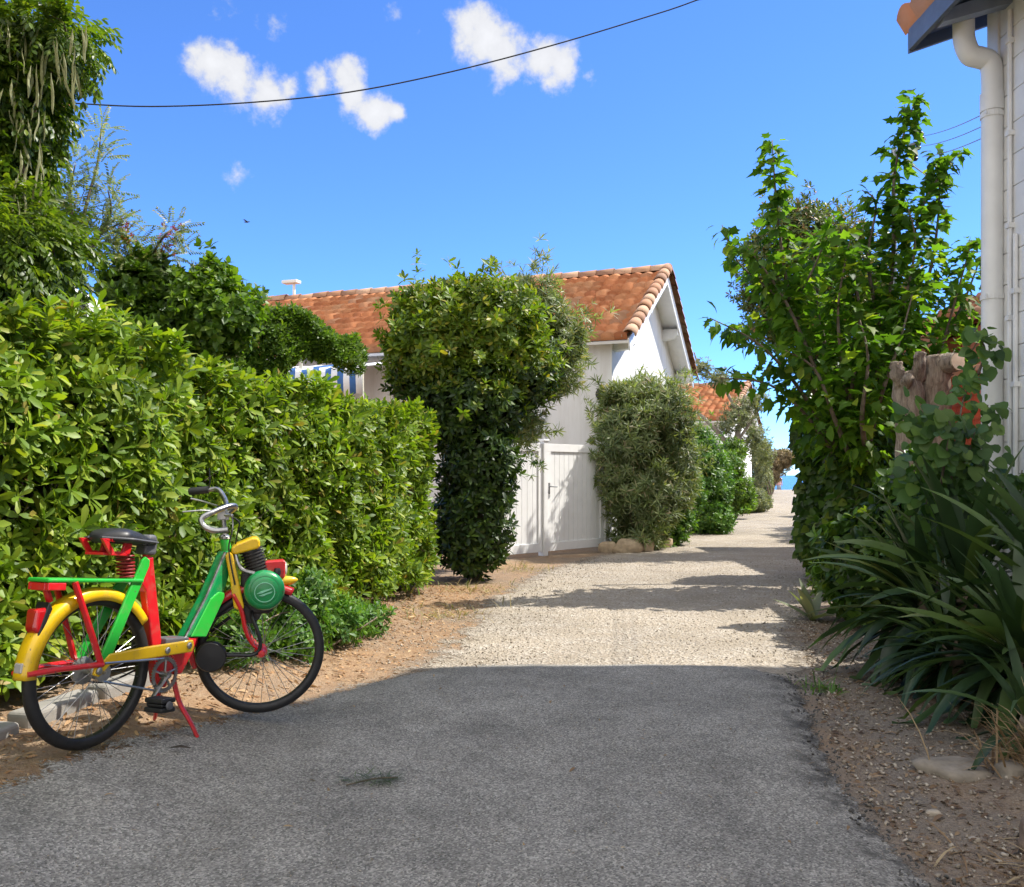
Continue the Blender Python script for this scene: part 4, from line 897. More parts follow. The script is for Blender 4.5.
# ------------------------------------------------------------------ the moped
MO = thing('moped', 'small red yellow and green moped on its stand before the hedge', 'moped', (-1.35, 3.55, g1(-1.35, 3.55)))
RO = A3(-1.5147, 3.2, .4367); Ux = A3(.37096, .92198, -.11109); Vx = A3(.04147, .10306, .99381); Wx = A3(.92772, -.37327, 0)
B = Frame(RO, Ux, Vx, Wx)
FO = A3(-1.1048, 3.9302, .3614); sa = math.radians(17); Fm = Frame(FO, (math.cos(sa), math.sin(sa), 0), (0, 0, 1), (math.sin(sa), -math.cos(sa), 0))
def gloss(name, c, coat=.5):
    "repainted steel: enamel with dust, chips and rubbed patches"
    t = NT(name); n1 = t.noise(7, 4); a = t.ramp([(.3, tuple(q * .88 for q in c)), (.7, tuple(min(1, q * 1.08) for q in c))], n1)
    dm = t.ramp([(.52, 0), (.74, .42)], t.noise(16, 8, .75)); b = t.mix(dm, a, (.23, .17, .11))
    ch_ = t.ramp([(.685, 0), (.70, .9)], t.noise(70, 3, .6)); e = t.mix(ch_, [b, 2], (.10, .07, .055)); t.l.new(e.outputs[2], t.b.inputs['Base Color'])
    r = t.ramp([(.0, .30), (.42, .62)], dm); t.link(r, 0, t.b, 'Roughness'); t.b.inputs['Coat Weight'].default_value = coat; t.b.inputs['Coat Roughness'].default_value = .16
    t.bump(t.noise(30, 4), .06, .003); return t.m
def bar(fr, p, q, width, thick):
    p = fr(*p); q = fr(*q); d = nrm(q - p); n_ = nrm(fr.W - d * np.dot(fr.W, d)); s_ = np.cross(d, n_); L = np.linalg.norm(q - p)
    return MB().prism(Frame(p, d, s_, n_), [(-.012, -width * .3), (.01, -width / 2), (L - .01, -width / 2), (L + .012, -width * .3), (L + .012, width * .3), (L - .01, width / 2), (.01, width / 2), (-.012, width * .3)], -thick / 2, thick / 2)
C_RED = gloss('red_paint', (.62, .012, .018)); C_DRED = m_plain('dark_red_paint', (.30, .012, .014), .45, var=.2); C_YEL = gloss('yellow_paint', (.80, .50, .006)); C_GRN = gloss('bright_green_paint', (.025, .44, .045)); C_DGRN = gloss('deep_green_paint', (.004, .24, .065))
C_CHR = m_plain('chrome', (.36, .355, .35), .32, metal=1, var=.25, scale=25); C_STEEL = m_plain('dull_steel', (.40, .40, .39), .38, metal=.9, var=.2, scale=25)
C_RUB = m_plain('black_rubber', (.016, .016, .017), .5, var=.3, scale=20); C_BLK = m_plain('black_enamel', (.012, .012, .013), .4, var=.2); C_BLKV = m_plain('black_vinyl', (.02, .02, .022), .42, var=.2)
C_GRY = m_plain('grey_plastic', (.10, .10, .11), .5); C_LENS = m_plain('red_lens', (.42, .008, .012), .15, coat=1); C_GLASS = m_plain('lamp_glass', (.6, .6, .55), .1, coat=1)
C_ENG = m_plain('dark_cast_metal', (.045, .042, .04), .5, metal=.5, var=.3, scale=30)
def ring(fr, c, R_, prof, n=56):
    o = fr(*c, 0); return MB().lathe(o, fr.W, [(R_ + a, b) for a, b in prof], n, closed=True, ref=fr.V)
def wheel(fr, c, Rt, name, hub_mat, sp=36):
    rimp = [(-.034, -.013), (-.028, -.015), (-.020, -.017), (-.022, -.012), (-.031, -.006), (-.031, .006), (-.022, .012), (-.020, .017), (-.028, .015), (-.034, .013)]
    rim = ring(fr, c, Rt, rimp); w = rim.build(name, C_STEEL, MO, smooth=True)
    tp = [(-.026 + .0235 * math.cos(q) , .0215 * math.sin(q)) for q in np.linspace(-2.4, 2.4, 16)]
    tp = [(a + .0045, b) for a, b in tp]
    ty = ring(fr, c, Rt, tp, 72); ty.build('tyre', C_RUB, w, smooth='all')
    # shoulder ribs of the tread
    hb = MB(); o = fr(*c, 0); hb.lathe(o, fr.W, [(.008, -.055), (.014, -.05), (.026, -.034), (.027, -.030), (.016, -.026), (.015, .026), (.027, .030), (.026, .034), (.014, .05), (.008, .055)], 18); hb.build('hub', hub_mat, w, smooth=True)
    s = MB()
    for k in range(sp):
        a = 2 * math.pi * k / sp; sd = 1 if k % 2 else -1; b = a + (.5 if (k // 2) % 2 else -.5)
        s.tube([fr(c[0] + .025 * math.cos(b), c[1] + .025 * math.sin(b), .031 * sd), fr(c[0] + (Rt - .032) * math.cos(a), c[1] + (Rt - .032) * math.sin(a), .004 * sd)], .0013, 4)
    s.build('spokes', C_STEEL, w); return w
rc = (.018, -.005)
rw = wheel(B, rc, .272, 'rear_wheel', C_STEEL)
fw_ = wheel(Fm, (.008, .002), .270, 'front_wheel', C_RED)
def fender(fr, c, a0, a1, prof, name, mat, n=40, parent=None):
    V = []; F = []; k = len(prof)
    for i in range(n + 1):
        a = math.radians(a0 + (a1 - a0) * i / n)
        for w_, r in prof: V.append(fr(c[0] + r * math.cos(a), c[1] + r * math.sin(a), w_))
    for i in range(n):
        for j in range(k - 1): F.append((i * k + j, i * k + j + 1, (i + 1) * k + j + 1, (i + 1) * k + j))
    o = MB().add(V, F).build(name, mat, parent or MO, smooth='all'); m = o.modifiers.new('sheet', 'SOLIDIFY'); m.thickness = .003; return o
fender(B, rc, 181, 38, [(-.034, .252), (-.034, .282), (-.029, .291), (-.016, .297), (0, .299), (.016, .297), (.029, .291), (.034, .282), (.034, .252)], 'rear_fender', C_YEL)
fender(Fm, (.008, .002), 172, 62, [(-.034, .268), (-.034, .288), (-.024, .298), (0, .303), (.024, .298), (.034, .288), (.034, .268)], 'front_fender', C_RED)
# tail lamp and reflector
tl = MB().prism(B, [(-.250, .222), (-.185, .228), (-.190, .205), (-.207, .168), (-.224, .128), (-.252, .15)], -.026, .026).build('tail_lamp', C_LENS, MO, bevel=.012, seg=3)
MB().prism(B, [(-.205, .245), (-.19, .222), (-.225, .14), (-.24, .13)], -.03, .03).build('bracket', C_BLK, tl, bevel=.003)
MB().prism(B, [(-.282, .012), (-.258, .014), (-.258, .048), (-.280, .046)], -.018, .018).build('reflector', m_plain('clear_reflector', (.45, .42, .40), .2, coat=1), MO, bevel=.005)
# luggage rack
rk = MB(); rk.box(B, (-.235, .311, -.05), (.19, .325, .05)); rk.build('luggage_rack', C_GRN, MO, bevel=.005)
rl = MB()
for s in (-1, 1): rl.box(B, (-.232, .284, s * .04 - .008), (-.16, .310, s * .04 + .008))
rl.box(B, (-.234, .283, -.033), (-.218, .309, .033)); rl.build('rack_rail', C_RED, MO, bevel=.003)
MB().tube([B(-.20, .288, 0), B(-.18, .245, 0)], .012, 8, ).build('rack_support', C_RED, MO, bevel=0)
for s in (-1, 1):
    MB().tube([B(-.125, .312, s * .046), B(.004, .03, s * .062)], .0115, 8).build('strut', C_RED, MO, smooth=True)
    MB().tube([B(-.268, .010, s * .030), B(-.15, .020, s * .050), B(.01, .024, s * .066)], .010, 8).build('lower_stay', C_RED, MO, smooth=True)
    bar(B, (.212, .392, s * .028), (.018, .03, s * .058), .046, .012).build('frame_stay', C_GRN, MO, bevel=.004)
# seat tube and seat
MB().prism(B, [(.215, .30), (.230, .405), (.262, .410), (.268, .38), (.348, .06), (.33, .0), (.295, .06), (.238, .275)], -.018, .018).build('seat_tube', C_RED, MO, bevel=.006)
st = MB(); st.tube([B(.247, .40, 0), B(.222, .455, 0)], .014, 10); st.build('seat_post', C_RED, MO, smooth=True)
V = []; F = []; us = np.linspace(-.01, .258, 15); m_ = 14
for i, u in enumerate(us):
    q = i / 14; hw = (.03 + .062 * math.sin(min(1, q / .28) * math.pi / 2)) if q < .28 else .092 - .062 * ((q - .28) / .72) ** .9
    zt = .480 + .03 * math.sin(math.pi * min(1, q * 1.15) ** .8) * (1 if q < .87 else .9); zb = .470 - .008 * q
    for j in range(m_):
        a = 2 * math.pi * j / m_; cw, sz = math.cos(a), math.sin(a)
        V.append(B(u, (zb + (zt - zb) * max(0, sz) ** .7) if sz > 0 else zb + .016 * sz, hw * math.copysign(abs(cw) ** .6, cw)))
F = [(i * m_ + j, i * m_ + (j + 1) % m_, (i + 1) * m_ + (j + 1) % m_, (i + 1) * m_ + j) for i in range(14) for j in range(m_)] + [tuple(range(m_))[::-1], tuple(range(14 * m_, 15 * m_))]
so = MB().add(V, F).build('saddle', C_BLKV, MO, smooth='all')
pip = MB(); pp = []
for s in (-1, 1):
    pts = []
    for i, u in enumerate(us):
        q = i / 14; hw = (.03 + .082 * math.sin(min(1, q / .28) * math.pi / 2)) if q < .28 else .112 - .078 * ((q - .28) / .72) ** .9
        pts.append(B(u, .472 - .008 * q, s * (hw + .002)))
    pip.tube(pts, .0045, 6)
pip.build('piping', C_GRY, so, smooth=True)
MB().prism(B, [(.222, .492), (.262, .494), (.272, .47), (.268, .414), (.205, .416), (.208, .448)], -.028, .028).build('saddle_nose', C_GRY, so, bevel=.012, seg=3)
sp_ = MB()
for s in (-1, 1):
    o = [(-.035, .468), (.012, .408), (.10, .408), (.112, .468)]; i_ = [(.0, .457), (.026, .424), (.066, .424), (.074, .457)]
    for k in range(4):
        k2 = (k + 1) % 4; sp_.prism(B, [o[k], o[k2], i_[k2], i_[k]], s * .052 - .006, s * .052 + .006)
for u, v in ((.0, .412), (.08, .412)): sp_.box(B, (u - .01, v - .004, -.046), (u + .01, v + .006, .046))
sp_.build('saddle_frame', C_RED, so, bevel=.002)
MB().box(B, (.02, .452, -.05), (.20, .468, .05)).build('saddle_pan', C_BLK, so)
for s in (0,):
    sg = MB(); pts = []
    for k in range(71):
        a = k / 70 * 2 * math.pi * 6.5; pts.append(B(.135 + .014 * k / 70 + .03 * math.cos(a), .412 - .082 * k / 70, s * .03 + .032 * math.sin(a)))
    sg.tube(pts, .0042, 6); sg.build('spring', C_DRED, so, smooth=True)
# beam, engine tube, bottom bracket
MB().prism(B, [(-.018, .012), (-.002, .026), (.04, .058), (.22, .072), (.465, .084), (.472, .062), (.465, .036), (.18, .024), (.045, .018), (.02, -.004), (-.002, -.022), (-.022, -.012)], .050, .066).build('chain_guard', C_YEL, MO, bevel=.005)
for u, v in ((.322, .052), (.440, .063), (-.006, .002)):
    MB().lathe(B(u, v, .066), B.W, [(.013, 0), (.013, .005), (.008, .009), (.0, .0095)], 10).build('bolt', C_STEEL, MO)
MB().prism(B, [(.40, .095), (.525, .085), (.508, .03), (.452, -.052), (.42, -.055), (.39, .02)], -.024, .032).build('bottom_bracket', C_RED, MO, bevel=.006)
MB().prism(B, [(.315, .055), (.43, .05), (.41, -.02), (.375, -.10), (.335, -.08), (.31, .0)], -.022, .026).build('bracket_shell', C_RED, MO, bevel=.006)
MB().box(B, (.34, .068, -.045), (.47, .094, .040)).build('footboard', C_GRY, MO, bevel=.006)
mt = MB(); mt.prism(B, [(.462, .088), (.57, .25), (.676, .447), (.712, .44), (.70, .33), (.672, .25), (.575, .085)], -.028, .028); mt.build('frame_tube', C_DGRN, MO, bevel=.012, seg=3)
mt = MB(); mt.prism(B, [(.485, .092), (.585, .243), (.632, .272), (.668, .268), (.672, .25), (.574, .087)], .0275, .036); mt.build('frame_cover', C_GRN, MO, bevel=.006)
MB().tube([B(.468, .092, .02), B(.572, .255, .022), B(.672, .44, .018)], .006, 6).build('trim_strip', C_CHR, MO, smooth=True)
# crank, chain, pedals
cc = (.318, -.04)
cr = MB(); cr.lathe(B(*cc, .066), B.W, [(.066, -.002), (.066, .002), (.052, .002), (.052, -.002)], 40, closed=True, ref=B.V)
for k in range(5):
    a = k * 2 * math.pi / 5 + .3; cr.tube([B(cc[0] + .012 * math.cos(a), cc[1] + .012 * math.sin(a), .066), B(cc[0] + .055 * math.cos(a), cc[1] + .055 * math.sin(a), .066)], .0045, 6)
for k in range(40):
    a = k * 2 * math.pi / 40; cr.box(Frame(B(cc[0] + .067 * math.cos(a), cc[1] + .067 * math.sin(a), .066), B.U * math.cos(a) + B.V * math.sin(a), B.V * math.cos(a) - B.U * math.sin(a), B.W), (-.002, -.002, -.0015), (.004, .002, .0015))
cr.build('chainring', C_CHR, MO)
ar = MB(); ar.tube([B(cc[0], cc[1], .05), B(cc[0], cc[1], .088)], .014, 12); ar.tube([B(*cc, .08), B(.222, -.134, .088)], [.011, .009], 8, flat=.6); ar.build('crank_arm', C_CHR, MO, smooth=True)
ar = MB(); ar.tube([B(*cc, -.08), B(.414, .054, -.088)], [.011, .009], 8, flat=.6); ar.build('crank_arm', C_CHR, MO, smooth=True)
def pedal(u, v, w0, w1):
    pd = MB()
    for dv in (-.017, .017): pd.box(B, (u - .036, v + dv - .009, w0), (u + .036, v + dv + .009, w1))
    pd.box(B, (u - .03, v - .006, w0 + .004), (u + .03, v + .006, w1 - .004))
    o = pd.build('pedal', C_RUB, MO, bevel=.005)
    q = MB(); q.lathe(B(u, v, w1 if w1 > 0 else w0), B.W * (1 if w1 > 0 else -1), [(.016, 0), (.014, .008), (.004, .01)], 12); q.build('end_cap', C_GRY, o)
pedal(.222, -.134, .10, .185); pedal(.414, .054, -.185, -.10)
chn = MB()
for t0, t1 in (((.018, .027), (.306, .022)), ((.018, -.037), (.311, -.104))): chn.tube([B(*t0, .066), B(*t1, .066)], .0042, 5)
chn.build('chain', C_STEEL, MO)
MB().lathe(B(rc[0], rc[1], .058), B.W, [(.010, 0), (.034, 0), (.034, .006), (.01, .006)], 24).build('sprocket', C_STEEL, MO)
br = MB(); br.lathe(B(rc[0], rc[1], -.05), B.W, [(.01, 0), (.045, .002), (.05, .02), (.02, .03), (.012, .03)], 24); br.build('brake_drum', C_STEEL, MO, smooth=True)
MB().tube([B(rc[0], rc[1], -.075), B(rc[0], rc[1], .082)], .007, 8).build('axle', C_STEEL, MO)
cb = MB(); cb.tube(smooth_path([B(.02, -.04, -.05), B(.15, -.06, -.05), B(.3, -.02, -.045), B(.36, .04, -.03)], 6), .004, 6); cb.build('brake_cable', C_BLK, MO, smooth=True)
# centre stand
gz2 = lambda P: A3(P[0], P[1], g1(P[0], P[1]) + .016)
f2, f1_ = gz2(B(.478, -.288, .11)), gz2(B(.471, -.288, -.10))
sd = MB(); sd.tube(smooth_path([B(.41, -.07, .028), B(.43, -.16, .05), B(.455, -.23, .085), f2], 6), list(np.linspace(.016, .011, 19)), 8, flat=.6); sd.build('stand_leg', C_RED, MO, smooth=True)
sd = MB(); sd.tube(smooth_path([B(.40, -.07, -.03), B(.42, -.16, -.05), B(.45, -.23, -.085), f1_], 6), list(np.linspace(.016, .011, 19)), 8, flat=.6); sd.build('stand_leg', C_RED, MO, smooth=True)
# front: head, fork, engine
MB().tube([Fm(-.128, .40, 0), Fm(-.143, .495, 0)], .021, 14).build('head_tube', C_GRN, MO, smooth=True)
for s in (-1, 1):
    fk = MB(); fk.tube(smooth_path([Fm(-.108, .26, s * .05), Fm(-.074, .188, s * .052), Fm(-.058, .11, s * .053), Fm(-.034, .052, s * .054), Fm(.008, .002, s * .055)], 6), [.015] * 13 + list(np.linspace(.015, .010, 12)), 8, flat=.7); fk.build('fork_leg', C_RED, MO, smooth=True)
    MB().lathe(Fm(.008, .002, s * .05), Fm.W * s, [(.02, 0), (.02, .018), (.013, .03), (.0, .031)], 12).build('axle_nut', C_RED, MO, smooth=True)
    MB().prism(Fm, [(-.140, .425), (-.125, .445), (-.108, .43), (-.062, .20), (-.075, .185), (-.105, .20), (-.118, .30)], s * .046 - .012, s * .046 + .012).build('fork_cover', C_YEL, MO, bevel=.006)
sm = MB(); sm.tube([Fm(-.143, .49, 0), Fm(-.15, .585, 0)], .0125, 10); sm.lathe(Fm(-.143, .492, 0), Fm.V, [(.024, 0), (.024, .012), (.014, .02)], 14); sm.box(Fm, (-.165, .575, -.022), (-.125, .612, .022)); sm.build('stem', C_CHR, MO, bevel=.002)
hb = MB()
hb.tube(smooth_path([Fm(-.292, .694, -.25), Fm(-.23, .70, -.24), Fm(-.178, .703, -.22), Fm(-.150, .672, -.17), Fm(-.137, .635, -.10), Fm(-.146, .60, -.03), Fm(-.15, .595, 0)], 7), .0115, 10)
hb.tube(smooth_path([Fm(-.15, .595, 0), Fm(-.118, .612, .01), Fm(-.098, .632, .03), Fm(-.125, .636, .07), Fm(-.19, .612, .12), Fm(-.232, .588, .14), Fm(-.222, .556, .15), Fm(-.18, .538, .16), Fm(-.128, .541, .165)], 7), .0125, 10)
hbo = hb.build('handlebar', C_CHR, MO, smooth=True)
MB().tube([Fm(-.300, .6935, -.252), Fm(-.292, .694, -.25), Fm(-.215, .7015, -.235)], [.015, .0175, .0165], 12).build('grip', C_RUB, hbo, smooth=True)
lv = MB(); lv.tube(smooth_path([Fm(-.292, .662, -.24), Fm(-.25, .652, -.225), Fm(-.21, .64, -.19), Fm(-.175, .63, -.14)], 5), .005, 6); lv.build('brake_lever', C_STEEL, hbo, smooth=True)
lv = MB(); lv.box(Fm, (-.172, .578, .02), (-.138, .618, .055)); lv.tube([Fm(-.155, .60, .04), Fm(-.11, .595, .07)], .008, 8); lv.tube([Fm(-.31, .615, .10), Fm(-.24, .62, .09), Fm(-.17, .615, .05)], .004, 6); lv.build('lever_clamp', C_STEEL, hbo, bevel=.002)
ca = MB()
ca.tube(smooth_path([Fm(-.175, .63, -.14), Fm(-.12, .60, -.05), Fm(-.11, .54, .03), Fm(-.125, .45, .055), Fm(-.10, .30, .06)], 6), .0035, 6); ca.tube(smooth_path([Fm(-.14, .6, .04), Fm(-.085, .57, .05), Fm(-.09, .52, .04), Fm(-.10, .46, .03)], 6), .0035, 6)
ca.tube(smooth_path([Fm(-.215, .70, -.23), Fm(-.21, .74, -.22), Fm(-.212, .80, -.22)], 4), .003, 6)
ca.build('control_cable', C_BLK, MO, smooth=True)
eb = MB(); eb.prism(Fm, [(-.075, .345), (.02, .36), (.085, .34), (.09, .22), (.045, .165), (-.03, .165), (-.08, .24)], -.055, .03); eb.build('engine_block', C_ENG, MO, bevel=.012)
MB().lathe(Fm(-.035, .17, -.03), Fm.W, [(.0, -.02), (.045, -.02), (.045, .05), (.0, .05)], 20).build('drive_roller', C_ENG, MO, smooth=True)
ec = MB(); ec.lathe(Fm(.021, .273, .03), Fm.W, [(.070, 0), (.083, .006), (.086, .02), (.085, .045), (.078, .058), (.064, .066), (.060, .0655), (.056, .068), (.046, .070), (.0, .072)], 48, ref=Fm.V); eco = ec.build('flywheel_cover', C_DGRN, MO, smooth=True)
em = MB(); em.lathe(Fm(.021, .268, .0985), Fm.W, [(.043, 0), (.043, .005), (.0395, .005), (.0395, 0)], 40, closed=True, ref=Fm.V)
ef = Frame(Fm(.021, .268, .102), Fm.U, Fm.V, Fm.W)
em.prism(ef, [(-.033, -.006), (-.018, .004), (.0, .010), (.030, .017), (.026, .011), (.004, .003), (-.012, -.004)], 0, .0035)
em.prism(ef, [(-.026, -.014), (-.008, -.008), (.012, -.002), (.033, .004), (.028, -.003), (.010, -.009), (-.008, -.016)], 0, .0035)
em.build('emblem', m_plain('pale_green_metal', (.25, .62, .42), .3, metal=.3), eco)
cy_ = MB(); ax = nrm(Fm.V * .95 - Fm.U * .30); c0 = Fm(.0, .335, 0); pr = []
for k in range(9): pr += [(.050, k * .0135), (.050, k * .0135 + .006), (.040, k * .0135 + .0065), (.040, k * .0135 + .013)]
cy_.lathe(c0, ax, pr, 32); cy_.build('cylinder', C_ENG, MO, smooth=True)
MB().prism(Fm, [(-.115, .432), (-.116, .458), (-.095, .473), (-.03, .499), (-.008, .500), (.004, .485), (.003, .458), (-.01, .450), (-.095, .428)], -.056, .056).build('filter_cap', C_YEL, MO, bevel=.016, seg=4)
ip = MB(); ip.tube(smooth_path([Fm(-.098, .43, .04), Fm(-.09, .395, .05), Fm(-.07, .362, .055), Fm(-.02, .345, .055)], 6), .009, 8); ip.build('intake_pipe', C_CHR, MO, smooth=True)
hl = MB(); hl.prism(Fm, [(.022, .392), (.104, .396), (.112, .388), (.108, .318), (.05, .322), (.03, .35)], -.045, .028); hlo = hl.build('headlamp', C_RED, MO, bevel=.01, seg=3)
MB().lathe(Fm(.109, .355, -.008), Fm.U, [(.032, 0), (.03, .006), (.015, .011), (0, .012)], 20).build('lens', C_GLASS, hlo, smooth=True)
sn = MB(); sn.tube([Fm(.07, .300, -.005), Fm(.10, .302, -.005), Fm(.135, .303, -.005), Fm(.158, .305, -.005), Fm(.166, .306, -.005)], [.026, .024, .019, .011, .002], 14); sn.build('front_nose', C_YEL, MO, smooth=True)
nb = MB(); nb.lathe(Fm(.075, .352, .05), Fm.V, [(.014, -.02), (.016, 0), (.012, .012), (0, .014)], 12); nb.build('spark_plug_cap', C_BLK, MO, smooth=True)
si = MB(); si.lathe(Fm(-.197, .003, .045), Fm.W, [(.05, 0), (.061, .004), (.063, .012), (.063, .05), (.058, .057), (.0, .059)], 36, ref=Fm.V); si.build('silencer', C_BLK, MO, smooth=True)
ex = MB(); ex.tube(smooth_path([Fm(-.15, .002, .065), Fm(-.09, .0, .066), Fm(-.036, -.003, .068), Fm(-.004, .012, .072), Fm(.004, .05, .072), Fm(-.008, .10, .07), Fm(-.028, .155, .05), Fm(-.03, .18, .02)], 7), .0085, 8); ex.build('exhaust_pipe', C_BLK, MO, smooth=True)
ex = MB(); ex.tube([Fm(-.20, .09, -.03), Fm(-.12, .15, -.03)], .008, 8); ex.tube([Fm(-.24, .12, .02), Fm(-.09, .21, .03)], .006, 8); ex.build('engine_stay', C_BLK, MO, smooth=True)
MB().prism(Fm, [(-.292, .05), (-.275, .055), (-.262, -.02), (-.255, -.055), (-.272, -.06), (-.285, -.03)], -.02, .02).build('mudflap', C_RED, MO, bevel=.004)
# ------------------------------------------------------------------ right side by the house: yuccas, vine, trunk, fence
TD = thing('carved_stump', 'pale sawn tree stump with knobbly cut limbs beside the ivy', 'tree stump', (3.15, 7, 0))

t = NT('bleached_wood'); mp = t.add('ShaderNodeMapping'); mp.inputs['Scale'].default_value = (9, 9, 1.1); t.l.new(t.coord().outputs['Object'], mp.inputs[0])
g1_ = t.noise(5, 8, .7, vec=mp, dist=.6); c1 = t.ramp([(.3, (.10, .075, .055)), (.45, (.32, .25, .18)), (.6, (.48, .39, .29)), (.8, (.56, .48, .38))], g1_)
c2 = t.mix(t.ramp([(.45, 0), (.7, .6)], t.noise(3, 5, .6)), c1, (.20, .16, .125)); t.l.new(c2.outputs[2], t.b.inputs['Base Color']); t.b.inputs['Roughness'].default_value = .92; t.bump(g1_, 1.0, .03); M_DEAD = t.m; M_CUT = m_plain('cut_wood', (.55, .42, .28), .85, var=.15, scale=20)
R = np.random.default_rng(51)
def log(pts, rad, n=14, name='trunk'):
    mb = MB(); mb.tube(smooth_path(pts, 5), list(np.interp(np.linspace(0, 1, (len(pts) - 1) * 5 + 1), np.linspace(0, 1, len(rad)), rad)), n)
    mb.v = [tuple(np.array(p) + R.normal(size=3) * .009 * A3(1, 1, .3)) for p in mb.v]; return mb.build(name, M_DEAD, TD, smooth='all')
dd = 7.0
b0 = at(920, 600, dd); b0[2] = -.05
log([b0, at(913, 520, dd), at(912, 450, dd), at(909, 395, dd), at(904, 372, dd)], [.16, .13, .12, .11, .085])
log([b0 + (.15, .05, 0), at(938, 500, dd + .05), at(936, 430, dd + .05), at(934, 380, dd), at(930, 356, dd)], [.13, .12, .115, .11, .085])
log([at(934, 385, dd), at(943, 366, dd - .05), at(957, 362, dd - .18)], [.09, .085, .07], name='cut_limb')
log([at(905, 390, dd), at(898, 375, dd - .05), at(896, 362, dd - .05)], [.06, .05, .04], name='cut_limb')
log([at(918, 385, dd), at(919, 365, dd - .1), at(920, 352, dd - .12)], [.05, .045, .035], name='cut_limb')
log([at(906, 385, dd - .05), at(908, 378, dd - .18)], [.045, .04], name='cut_limb')
e_ = at(957, 362, dd - .18); MB().lathe(e_, nrm(A3(.35, -.9, .1)), [(.064, -.01), (.066, .012), (.0, .014)], 14).build('sawn_face', M_CUT, TD)
e_ = at(897, 365, dd - .07); MB().lathe(e_, nrm(A3(-.2, -.9, .35)), [(.03, 0), (.0, .03)], 10).build('sawn_face', M_CUT, TD)
FE = thing('slat_fence', 'terracotta orange lattice fence panel behind the sawn stump', 'fence', (3.7, 7.9, 0))
M_OR = m_plain('orange_paint', (.50, .10, .045), .7, var=.15, scale=6)
fA, fB = A3(3.62, 8.0, 0), A3(3.42, 5.85, 0); fd = nrm(fB - fA); ff = Frame(fA, fd, A3(0, 0, 1), A3(-fd[1], fd[0], 0) * -1.0); fL = np.linalg.norm(fB - fA)
sl_ = MB(); cell = .062; nz_ = int(1.86 / cell)
for k in range(int(fL / .034)): sl_.box(ff, (k * .034, .05, 0), (k * .034 + .020, 1.90, .012))
for k in range(nz_): sl_.box(ff, (0, .06 + k * cell, .0125), (fL, .06 + k * cell + .018, .020))
sl_.build('lattice', M_OR, FE)
for u in (0, fL / 2, fL): MB().box(ff, (u - .035, 0, -.075), (u + .035, 1.93, -.003)).build('post', M_OR, FE, bevel=.004)
MB().box(ff, (-.04, 1.905, -.04), (fL + .04, 1.95, .05)).build('cap_rail', m_plain('pale_orange_paint', (.55, .26, .15), .6, var=.2), FE, bevel=.006)
# yuccas
def blade(L, W, droop, twist, R, n=7):
    V = []; ang = 0; p = np.zeros(3); 
    for i in range(n + 1):
        q = i / n; w_ = W * min(1, .55 + q * 2.2) * (1 - max(0, (q - .35) / .65) ** 1.7) * .5 + .001
        el = -droop * q ** 1.4; d = A3(0, math.cos(el), math.sin(el))
        if i: p = p + d * L / n
        up_ = A3(0, -math.sin(el), math.cos(el)); sx = A3(math.cos(twist * q), 0, 0) + up_ * math.sin(twist * q)
        V += [p - sx * w_ + up_ * w_ * .35, p, p + sx * w_ + up_ * w_ * .35]
    F = []
    for i in range(n): a = 3 * i; F += [(a, a + 1, a + 4, a + 3), (a + 1, a + 2, a + 5, a + 4)]
    return np.array(V), np.array(F)
def rosette(T, c, h, nl, Lr, Wr, seed, emin=-1.0, emax=1.35, dead=18, lean=(0, 0), nm_='leaves', az=None):
    R = np.random.default_rng(seed); c = np.asarray(c, float); top = c + A3(lean[0], lean[1], h); it = []; dr = []
    for k in range(nl):
        q = (k + R.random()) / nl; el = emin + (emax - emin) * q; a = k * 2.39996 + R.normal() * .2
        if az is not None and R.random() < .6: a = az + R.normal() * .9
        L = R.uniform(*Lr) * (1 - .15 * q); v, f = blade(L, R.uniform(*Wr), (1.9 - q * 1.5) * R.uniform(.35, 1.35), R.normal() * .5, R)
        v = rot(v, el, 0, a); v = v + c + (top - c) * (.35 + .65 * q) + rot(np.array([[0, .04, 0]]), 0, 0, a)[0]
        gg = gz(v[:, 0], v[:, 1]) + .015; v[:, 2] = np.maximum(v[:, 2], gg + .02 * R.random(len(v))); it.append((v, f))
    for k in range(dead):
        v, f = blade(R.uniform(Lr[0] * .6, Lr[1] * .8), Wr[0] * .6, 1.6, R.normal(), R); v = rot(v, R.uniform(-1.2, -.3), 0, R.uniform(0, 6.28)); v = v + c + (top - c) * .3
        v[:, 2] = np.maximum(v[:, 2], gz(v[:, 0], v[:, 1]) + .02 * R.random(len(v)) + .01); dr.append((v, f))
    V, F = merge(it); obj_np(nm_, V, F, L_BLADE, T, smooth=True)
    if dr: V, F = merge(dr); obj_np('dead_leaves', V, F, L_DRY, T, smooth=True)
    mb = MB(); mb.tube([c - (0, 0, .05), (c + top) / 2, top], [.07, .06, .035], 10); mb.build('stem', M_BARK, T, smooth='all')
def yucca(label, c, **kw):
    c = A3(c[0], c[1], g1(c[0], c[1])); T = thing('yucca', label, 'plant', c, 'yuccas beside the corner house'); rosette(T, c, **kw); return T
yucca('tall yucca nearest the ivy, its dark sword leaves spilling over the lane edge', (2.3, 5.0), h=.46, nl=84, Lr=(.45, .78), Wr=(.058, .09), seed=61, dead=16, az=math.radians(70))
yucca('yucca with the longest upright blades, in front of the stump', (2.4, 4.75), h=.55, nl=56, Lr=(.6, .95), Wr=(.06, .085), seed=62, emin=-.5, emax=1.45, dead=10)
yucca('low yucca nearest the camera with arching blue green leaves', (2.26, 3.95), h=.32, nl=84, Lr=(.45, .72), Wr=(.055, .082), seed=63, dead=16, az=math.radians(85))
